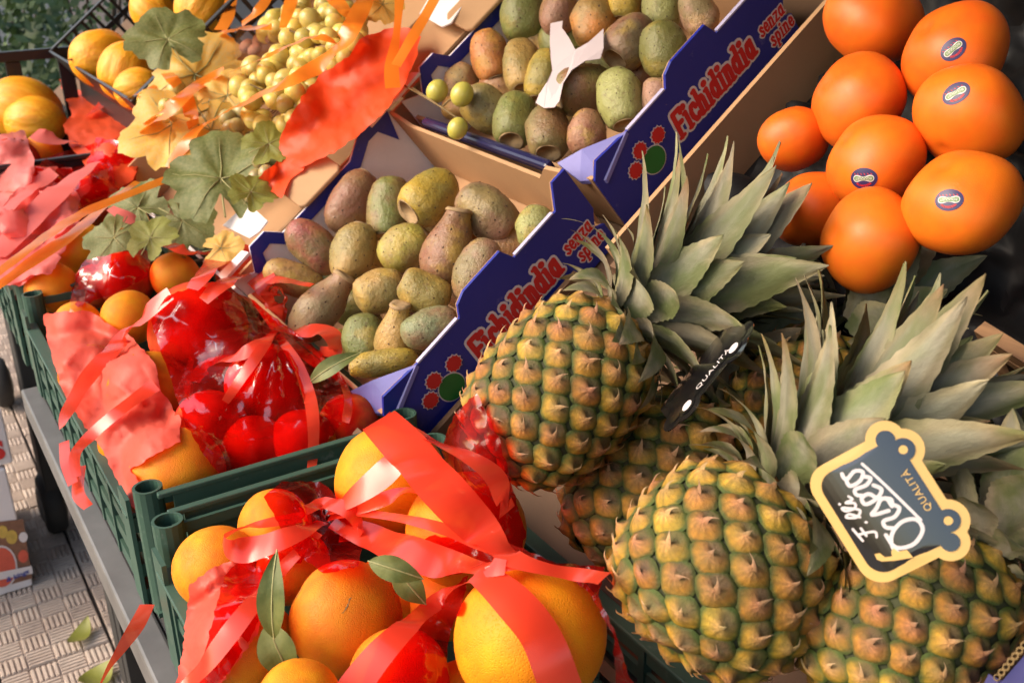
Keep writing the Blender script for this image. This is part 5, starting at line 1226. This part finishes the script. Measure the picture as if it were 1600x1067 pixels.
def vleaf(px, py, dpx, kind, label, deg=90, nrm=(0, 0.0), n=None, z=None, lift=0.0):
    P = onn(px, py, n) if n is not None else onz(px, py, z); k = depth(P)/F*dpx/1.75
    zax = (Vector((-0.35, -0.55, 0.75)) + Vector((nrm[0], nrm[1], 0))).normalized(); R = basis(zax, 0, img_axis(deg-90, 0))
    me, vm = VL[kind][rng.randrange(4)]; o = obj('vine_leaf', me, None, P, R, k); tag(o, label, 'leaf', 'vine leaves round the grapes'); obj('vein', vm, o); return o
bunch('big bunch of pale grapes at picture top under orange ribbons', 492, 55, 78, 50, 52, 0.075, 1, 31)
bunch('bunch of pale grapes beside the scarlet tissue', 432, 140, 58, 62, 40, 0.075, 2, 31, ((393, 158), (428, 158)))
bunch('small bunch of grapes among the yellow leaves', 262, 160, 40, 34, 10, 0.075, 3, 27)
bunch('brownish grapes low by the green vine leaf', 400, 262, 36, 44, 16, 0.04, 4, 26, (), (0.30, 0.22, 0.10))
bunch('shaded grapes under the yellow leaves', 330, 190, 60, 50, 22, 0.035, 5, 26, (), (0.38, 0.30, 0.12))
t = thing('grape_sprig', 'dry sprig with three loose grapes on the corner of the upper box', 'grapes', onn(690, 165, 0.04))
B0 = onn(690, 165, 0.04)
for (x, y, d, h) in ((683, 143, 34, 0.045), (722, 148, 36, 0.05), (715, 201, 32, 0.04)):
    A = onn(x, y, h); b = obj('berry', GRM, t, A-B0, basis(img_axis(60, 0.2)), d*depth(A)/F/2); b.color = (0.50, 0.46, 0.06, 1)
m = MB()
for path in ([(628, 132), (660, 150), (690, 168), (716, 186)], [(645, 138), (672, 156), (704, 178)], [(690, 168), (700, 158), (712, 152)], [(672, 156), (678, 148), (682, 145)]):
    m.tube([onn(x, y, 0.046) - B0 for x, y in path], 0.0013, 5)
m.build('stem', MT['stem'], t, True)
vleaf(262, 62, 118, 'leaf_green', 'large olive vine leaf over the yellow melons', 120, (0.1, -0.1), n=0.15)
vleaf(345, 280, 165, 'leaf_green', 'large green vine leaf below the grapes with a lime tip', 100, (0, 0), n=0.075)
vleaf(305, 118, 150, 'leaf_yellow', 'pale yellow vine leaf under the orange ribbons near the melons', 60, (-.1, 0), n=0.07)
vleaf(270, 195, 150, 'leaf_yellow', 'big dried yellow vine leaf left of the grapes', 200, (0, .1), n=0.075)
vleaf(330, 205, 130, 'leaf_yellow', 'tan yellow vine leaf behind the green one', 300, (.1, 0), n=0.06)
vleaf(355, 150, 90, 'leaf_yellow', 'yellow vine leaf tucked under the pale bunch', 20, (0, 0), n=0.055)
vleaf(420, 225, 80, 'leaf_lime', 'pale curled vine leaf at the scarlet tissue edge', 30, (0.2, 0), n=0.075)
vleaf(392, 300, 70, 'leaf_lime', 'lime vine leaf tip beside the brownish grapes', 70, (0.4, 0), n=0.07)
vleaf(215, 325, 90, 'leaf_green', 'small green vine leaf under the long orange ribbon', 150, (0, 0), z=0.05)
vleaf(285, 345, 95, 'leaf_green', 'dark green vine leaf beside the white cardboard corner', 330, (.1, 0), z=0.055)
vleaf(178, 372, 90, 'leaf_green', 'olive vine leaf lying on the left crate oranges', 240, (0, 0), z=0.048)
vleaf(235, 372, 74, 'leaf_lime', 'yellowish green vine leaf behind the coral ribbon strip', 70, (0, .1), z=0.06)
vleaf(345, 388, 62, 'leaf_yellow', 'golden vine leaf tip behind the bow', 10, (0, .1), z=0.045)
vleaf(598, 8, 60, 'leaf_yellow', 'small yellow leaf at picture top above the scarlet tissue', 300, (0, 0), n=0.07)
# grape tray
gt = thing('grape_tray', 'brown cardboard tray beneath the grapes and vine leaves', 'tray')
slab('floor', 0.0, 0.62, 1.36, 2.02, -0.075, -0.070, MT['card'], gt)
slab('side_wall', 0.0, 0.62, 1.352, 1.358, -0.075, 0.012, MT['card'], gt)
slab('side_wall', 0.0, 0.62, 2.022, 2.028, -0.075, 0.012, MT['card'], gt)
slab('end_wall', -0.006, -0.001, 1.352, 2.028, -0.075, 0.004, MT['white'], gt)
slab('end_wall', 0.621, 0.627, 1.352, 2.028, -0.075, 0.030, MT['card'], gt)
o = flatpaper('card_flap', [(348, 352, 0), (372, 330, .004), (392, 322, .006), (418, 345, .004), (405, 362, 0), (390, 372, 0)], 0.03, MT['white'], 0.002); tag(o, 'white cardboard corner flap beside the lower blue box', 'flap')
o = flatpaper('card_flap', [(655, 22, 0), (668, 0, 0), (712, -20, 0), (722, 10, 0), (705, 36, 0), (690, 42, 0)], 0.045, MT['white'], 0.002); tag(o, 'white cardboard flap behind the upper blue box', 'flap')
o = slab('cardboard_lid', 0.35, 0.56, 1.345, 1.50, 0.016, 0.020, MT['card'], None); tag(o, 'plain brown cardboard lid lying behind the upper blue box', 'cardboard')
drape('tissue_paper', [(658, 58), (640, 44), (600, 46), (562, 62), (545, 90), (505, 112), (480, 140), (460, 172), (442, 205), (434, 235), (440, 252), (470, 262), (508, 246), (552, 218), (586, 190), (612, 162), (634, 130), (650, 92)], 7, 0.05, MT['tissue_red'],
      'scarlet tissue sheet between the grapes and the blue boxes', 'tissue', 0.006, 0.002, mode='n', folds=14, iters=40, seed=21, group='wrapping paper')
drape('tissue_paper', [(398, 292), (412, 268), (438, 248), (470, 246), (476, 262), (452, 284), (440, 310), (425, 300)], 6, 0.045, MT['tissue_red'], 'small scarlet tissue end beside the handle flap', 'tissue', 0.008, 0.004, mode='n', folds=5, seed=22, group='wrapping paper')
orb([(205, 208, 12, .02), (262, 168, 16, .02), (330, 126, 10, .02), (400, 96, 9, .022), (470, 64, 9, .025), (500, 58, 12, .025), (528, 70, 12, .02, 40)], 'pale sunlit orange ribbon arching over the grapes')
orb([(262, 262, 9, .015), (300, 214, 18, .02), (352, 176, 22, .02), (420, 142, 20, .02), (490, 108, 24, .022), (532, 70, 26, .025), (556, 30, 22, .025), (575, -10, 20, .025)], 'broad orange ribbon running up beside the scarlet tissue')
orb([(215, 212, 22, .014), (258, 176, 24, .016), (300, 140, 20, .016), (350, 110, 12, .014)], 'orange ribbon piece over the yellow leaves')
orb([(344, 48, 16, .02), (356, 26, 15, .025), (362, -8, 14, .02)], 'short orange ribbon at picture top left of the grapes')
orb([(336, 58, 12, .02), (372, 46, 20, .025), (425, 42, 12, .02)], 'curled orange ribbon over the wrapped figs')
orb([(378, 38, 10, .02), (402, 18, 14, .025), (422, -8, 10, .02)], 'slim orange ribbon near the picture top')
orb([(442, 44, 8, .02), (450, 18, 14, .025), (458, -8, 16, .02)], 'orange ribbon end hanging over the big bunch')
orb([(516, -8, 16, .02), (536, 14, 16, .03), (548, 32, 10, .02, 50)], 'orange ribbon loop right of the big bunch')
orb([(614, 138, 17, .02), (612, 104, 16, .03), (620, 50, 8, .04), (625, -10, 12, .04)], 'orange ribbon hanging at the white box corner')
orb([(618, 104, 12, .025), (640, 66, 13, .035), (664, 26, 12, .04), (684, -10, 12, .04)], 'second orange ribbon at the white box corner, slanting right')
orb([(252, 104, 8, .016), (264, 118, 14, .02), (278, 134, 12, .016)], 'small orange ribbon snippet by the black melon crate')
orb([(186, 156, 5, .02), (228, 142, 7, .02), (275, 118, 8, .02)], 'thin orange ribbon in front of the black melon crate')
orb([(292, 150, 14, .016), (298, 176, 16, .018), (304, 205, 12, .014)], 'orange ribbon end on the dried leaf')
# wrapped figs: small glossy tray
t = thing('fig_pack', 'small glossy pack of figs under clear film among the grapes', 'fruit', onn(405, 66, 0.07)); B0 = onn(405, 66, 0.07)
for (x, y) in ((385, 72), (405, 62), (425, 58), (398, 78)):
    A = onn(x, y, 0.065); o = obj('fig', OM[0], t, A-B0, basis(SN), (0.014, 0.014, 0.010)); o.color = (0.34, 0.15, 0.09, 1)
m = MB(); vs = []; fs = []
for i in range(11):
    for j in range(11):
        x, y = 368+72*i/10, 40+50*j/10; e = 1-max(abs(i-5), abs(j-5))/5.0; vs.append(onn(x, y, 0.066 + 0.016*min(1, e*2) + rng.uniform(0, 0.005)) - B0)
for i in range(10):
    for j in range(10): a = i*11+j; fs.append((a, a+1, a+12, a+11))
obj('film', mesh('film', vs, fs, MT['clear'], False), t)

# melons and their black crates
def melon_fn(d):
    a = math.atan2(d.y, d.x); e = math.hypot(d.x, d.y); k = 1 + 0.02*math.cos(10*a)*e + 0.02*noise.noise(d*2); return Vector((d.x*k, d.y*k, d.z*1.15*(1+0.02*noise.noise(d*3))))
MLM = mesh('melon', *sphere_vf(melon_fn, 50, 24), MT['melon'])
v, f = lathe([(0.06, 1.10), (0.05, 1.16), (0.025, 1.22), (0.03, 1.30)], 8); STM = mesh('stalk', v, f, MT['stem'])
def melon(px, py, dpx, label, deg, tw, n=None, z=None):
    P = onn(px, py, n) if n is not None else onz(px, py, z); o = obj('melon', MLM, None, P, basis(img_axis(deg, tw)), dpx*depth(P)/F/2/1.03); tag(o, label, 'melon', 'yellow melons in the black crates'); obj('stalk', STM, o); reg(P, dpx*depth(P)/F/2)
melon(160, 92, 92, 'round yellow melon showing its stalk end in the sloping black crate', 200, 0.75, n=0.05)
melon(196, 112, 84, 'yellow melon behind the large vine leaf', 70, 0.1, n=0.055)
melon(216, 140, 68, 'small yellow melon at the front of the sloping crate', 10, 0.1, n=0.05)
melon(240, 18, 70, 'pale melon at picture top behind the vine leaf', 140, -0.1, n=0.04)
melon(320, 12, 92, 'orange yellow melon at picture top in the sloping crate', 60, -0.2, n=0.04)
melon(38, 172, 104, 'yellow melon at the left edge in the low black crate', 165, 0.2, z=0.02)
melon(56, 192, 84, 'long yellow melon in front within the low black crate', 178, 0.0, z=0.0)
melon(12, 250, 60, 'yellow melon low at the picture edge under the crate rim', 178, 0.0, z=0.0)
bc = thing('plastic_crate', 'sloping black plastic crate of yellow melons', 'crate', (0, 0, 0), None, 'black melon crates')
slab('floor', 0.13, 0.62, 2.06, 2.86, -0.075, -0.070, MT['black'], bc)
slab('end_wall', 0.125, 0.130, 2.06, 2.86, -0.075, 0.085, MT['black'], bc)
for y in (2.055, 2.86):
    slab('rim', 0.125, 0.62, y-0.006, y+0.010, 0.078, 0.084, MT['black'], bc, 0.002)
    slab('side_wall', 0.13, 0.62, y, y+0.005, -0.075, -0.02, MT['black'], bc)
    for k in range(16): slab('bar', 0.14+k*0.03, 0.148+k*0.03, y+0.001, y+0.006, -0.0195, 0.0775, MT['black'], bc)
    slab('slat', 0.13, 0.62, y+0.0065, y+0.0105, 0.02, 0.032, MT['black'], bc)
bc2 = thing('plastic_crate', 'low black plastic crate with square openings at the far left', 'crate', (0, 0, RIM), None, 'black melon crates')
def bx(nm, a, b): m = MB(); m.box(a, b); bevel(m.build(nm, MT['black'], bc2), 0.002)
bx('floor', (0.10, 2.16, -0.13), (0.50, 2.86, -0.125))
bx('near_rim', (0.10, 2.145, 0.028), (0.50, 2.16, 0.036)); bx('near_wall', (0.10, 2.15, -0.13), (0.50, 2.155, 0.027))
for k in range(4): bx('bar', (0.10+0.12*k, 2.865, -0.06), (0.135+0.12*k, 2.875, 0.125))
bx('far_wall', (0.10, 2.866, -0.13), (0.50, 2.874, -0.061)); bx('far_rim', (0.09, 2.86, 0.126), (0.51, 2.88, 0.15)); bx('side_wall', (0.095, 2.165, -0.13), (0.10, 2.855, 0.02)); bx('side_wall', (0.50, 2.165, -0.13), (0.505, 2.855, 0.12))

# citrus leaves in the front basket
def citrus(px, py, lp, wp, deg, label, z, tw=0.0, ref=None):
    P = onz(px, py, z); k = depth(P)/F; m = MB(); n = 12; vs = []; fs = []
    for i in range(n+1):
        t = i/n; w = 0.5*math.sin(PI*t**0.85)**0.9
        for j in range(5):
            u = (j-2)/2; vs.append((u*w*wp*k, (t-0.5)*lp*k, (0.30*abs(u)*w*wp - 0.12*lp*(2*t-1)**2 + 2.5*noise.noise(Vector((t*4, u, px))))*k))
    for i in range(n):
        for j in range(4): a = i*5+j; fs.append((a, a+1, a+6, a+5))
    y = img_axis(deg, tw); z_ = Vector((-0.45, -0.55, 0.6)); z_ = (z_-y*z_.dot(y)).normalized(); R = Matrix((y.cross(z_), y, z_)).transposed()
    o = obj('citrus_leaf', mesh('citrus_leaf', vs, fs, MT['citrus']), None, P, R); tag(o, label, 'leaf', 'citrus leaves in the front crate')
    m.tube([((0), (t-0.5)*lp*k, (-0.12*lp*(2*t-1)**2+0.8)*k) for t in (0, .2, .4, .6, .8, 1)], 0.0006, 4); m.build('vein', MT['vein'], o)
citrus(425, 932, 142, 46, 88, 'pointed pale green leaf standing beside the scratched orange', 0.075)
citrus(618, 890, 92, 40, -18, 'green leaf right of the knot under the ribbon', 0.085)
citrus(640, 915, 80, 44, -50, 'dark leaf in shade below the ribbon', 0.06)
citrus(436, 1020, 100, 60, -65, 'dark leaf low under the scratched orange', 0.03)
citrus(520, 572, 96, 30, 30, 'dark green leaf between the middle crate and the lower box', 0.045)
# brown scratch on the orange
m = MB(); sp_ = []
for x, y in ((508, 953), (522, 957), (536, 957), (543, 947), (546, 936), (555, 928), (566, 925)):
    r = ray(x, y); oc = CAM - SCR[1]; a_ = r @ r; b_ = r @ oc; Dq = b_*b_ - a_*(oc @ oc - (SCR[2]*0.985)**2); sp_.append(SCR[0].matrix_local.inverted() @ Vector(CAM + r*((-b_-math.sqrt(Dq))/a_)))
m.tube(sp_, [0.006, 0.012, 0.016, 0.020, 0.018, 0.012, 0.005], 5); m.build('scratch', MT['stem'], SCR[0])
# fallen leaves and cartons on the pavement
def fallen(px, py, lp, wp, deg, label):
    P = onz(px, py, -RIM + 0.008); k = depth(P)/F; vs = []; fs = []; n = 8
    for i in range(n+1):
        t = i/n; w = math.sin(PI*t)**0.8
        for j in range(3): u = j-1; vs.append((u*w*wp*k/2, (t-0.5)*lp*k, 0.004*abs(u) + 0.02*(2*t-1)**2))
    for i in range(n):
        for j in range(2): a = i*3+j; fs.append((a, a+1, a+4, a+3))
    o = obj('fallen_leaf', mesh('fallen_leaf', vs, fs, MT['leaf_lime']), None, P, Matrix.Rotation(math.radians(deg), 3, 'Z')); tag(o, label, 'leaf', 'leaves fallen on the pavement')
fallen(125, 995, 62, 30, -40, 'narrow green leaf fallen on the ribbed pavement')
fallen(152, 1060, 60, 50, -70, 'pale green leaf on the pavement at the bottom edge')
PR = [plain('print_fruit_red', (0.62, 0.10, 0.06), 0.5, 0.3, 40), plain('print_fruit_yellow', (0.60, 0.40, 0.08), 0.5, 0.4, 60), plain('print_fruit_brown', (0.22, 0.10, 0.06), 0.5, 0.5, 60), plain('print_ink_blue', (0.05, 0.07, 0.30), 0.5, 0.1)]
c1 = thing('fruit_carton', 'white printed fruit carton on the pavement with grapefruit picture', 'box', (0, 0, 0), None, 'cartons standing on the pavement')
def at_y(px, py, Y): r = ray(px, py); return CAM + r*(Y/r[1])
YC = 2.2
xr = at_y(50, 905, YC)[0]; zt = at_y(22, 728, YC)[2]
m = MB(); m.box((xr-0.42, YC, 0.002), (xr, YC+0.36, zt)); bevel(m.build('carton', MT['white'], c1), 0.004)
def pface(nm, pts, dep, mat, par): m = MB(); m.add([(at_y(x, y, YC)[0], YC-dep, at_y(x, y, YC)[2]) for x, y in pts], [tuple(range(len(pts)))]); m.build(nm, mat, par)
pface('print', [(-30, 818), (36, 810), (50, 903), (-30, 925)], 0.001, PR[2], c1)
def pdisc(x, y, rx, ry, dep, mat, nm='print'): pface(nm, [(x+rx*math.cos(2*PI*k/20), y+ry*math.sin(2*PI*k/20)) for k in range(20)], dep, mat, c1)
pdisc(2, 885, 25, 34, 0.002, MT['whiteprint']); pdisc(2, 885, 22, 31, 0.003, PR[0]); pdisc(18, 838, 9, 11, 0.002, PR[1]); pdisc(4, 830, 8, 10, 0.0024, PR[1]); pdisc(36, 868, 8, 10, 0.002, PR[0]); pdisc(36, 838, 7, 8, 0.0026, MT['whiteprint']); pdisc(44, 890, 6, 6, 0.0028, PR[1])
pface('banner', [(-20, 908), (-20, 896), (49, 882), (51, 894)], 0.004, MT['whiteprint'], c1)
v, f = text_mesh('& kings', 0.016, 0.0004, 0.1, 'RIGHT'); e = at_y(45, 893, YC); obj('lettering', mesh('lettering', [(e[0]+x, YC-0.005, e[2]+y+0.12*x) for x, y, z in v], f, PR[3], False), c1)
c2 = thing('fruit_carton', 'white carton with a red letter stacked on the printed one', 'box', (0, 0, 0), None, 'cartons standing on the pavement')
xr2 = at_y(20, 716, YC)[0]; zt2 = at_y(4, 642, YC)[2]
m = MB(); m.box((xr2-0.42, YC+0.004, zt+0.006), (xr2, YC+0.36, zt2)); bevel(m.build('carton', MT['white'], c2), 0.004)
m = MB(); m.box((xr2-0.30, YC+0.10, zt2+0.001), (xr2-0.02, YC+0.30, zt2+0.03)); m.build('lid', MT['card'], c2)
v, f = text_mesh('S', 0.055, 0.003, 0, 'RIGHT'); e = at_y(9, 714, YC); obj('lettering', mesh('lettering', [(e[0]+x, YC+0.002, e[2]+y) for x, y, z in v], f, MT['red'], False), c2)

# blue carton corner at the lower right with a strip of gold netting
t = thing('fruit_box', 'blue box corner at the lower right edge with net beside it', 'box', (0, 0, 0))
A, B, C_ = onn(1530, 1075, 0.07), onn(1640, 985, 0.07), onn(1640, 1090, 0.02)
m = MB(); q = [onn(1528, 1085, 0.05), onn(1545, 1052, 0.07), onn(1562, 1068, 0.07), onn(1612, 1010, 0.07), onn(1640, 1020, 0.06), onn(1640, 1100, 0.04)]
m.add(list(q)+[p-SN*0.13 for p in q], [tuple(range(6)), tuple(range(6, 12))[::-1]] + [(i, (i+1) % 6, 6+(i+1) % 6, 6+i) for i in range(6)]); m.build('panel', MT['bluelight'], t)
m = MB()
for k in range(9):
    x, y = 1558+7*k, 1058-8.5*k
    for dx in (0, 7):
        P = [onn(x+dx+5*math.cos(a), y-dx+5*math.sin(a), 0.075) for a in np.linspace(0, 2*PI, 9)]; m.tube(P, 0.0004, 4, False)
m.build('net_strip', MT['stem'], t)

# ------------------------------------------------------------------ hedge and pale wall beyond the stall
bw = thing('garden_wall', 'pale rendered wall glimpsed behind the shrubs', 'wall', (0, 0, 0))
m = MB(); m.box((-3.0, 9.0, 0), (1.6, 9.15, 1.2)); m.build('render', MT['pale'], bw)
def bush(x, y, R, H, label, seed, cnt=1700):
    r_ = random.Random(seed); t = thing('shrub', label, 'shrub', (x, y, 0), None, 'shrubs beyond the stall'); m = MB(); st = MB()
    for k in range(7):
        a = r_.uniform(0, 6.28); st.tube([(0, 0, 0), (R*0.3*math.cos(a), R*0.3*math.sin(a), H*0.4), (R*0.6*math.cos(a), R*0.6*math.sin(a), H*0.85)], [0.02, 0.013, 0.004], 5)
    st.build('stem', MT['bark'], t, True)
    for k in range(cnt):
        d = Vector((r_.gauss(0, 1), r_.gauss(0, 1), r_.gauss(0, 1))).normalized()*r_.uniform(0.35, 1)**0.5
        c = Vector((d.x*R, d.y*R, H*0.52 + d.z*H*0.5)); c *= 1 + 0.18*noise.noise(c*2.5 + Vector((seed, 0, 0)))
        if noise.noise(c*3.2 + Vector((0, seed, 0))) < -0.28: continue
        ax = Vector((r_.uniform(-1, 1), r_.uniform(-1, 1), r_.uniform(-0.6, 1))).normalized(); s = ax.orthogonal().normalized(); L = r_.uniform(0.05, 0.10); w = L*0.3
        m.add([c, c+ax*L*0.5+s*w, c+ax*L, c+ax*L*0.5-s*w], [(0, 1, 2, 3)])
    m.build('foliage', MT['bushleaf'], t)
bush(0.45, 6.2, 0.62, 1.35, 'dark green shrub beyond the melon crates at upper left', 1)
bush(1.25, 6.6, 0.6, 1.5, 'leafy shrub at picture top beside the black crate', 2)
bush(-0.3, 5.9, 0.5, 1.15, 'green shrub at the left picture edge', 3)
bush(0.9, 7.8, 0.7, 1.2, 'further shrub in front of the pale wall', 4)
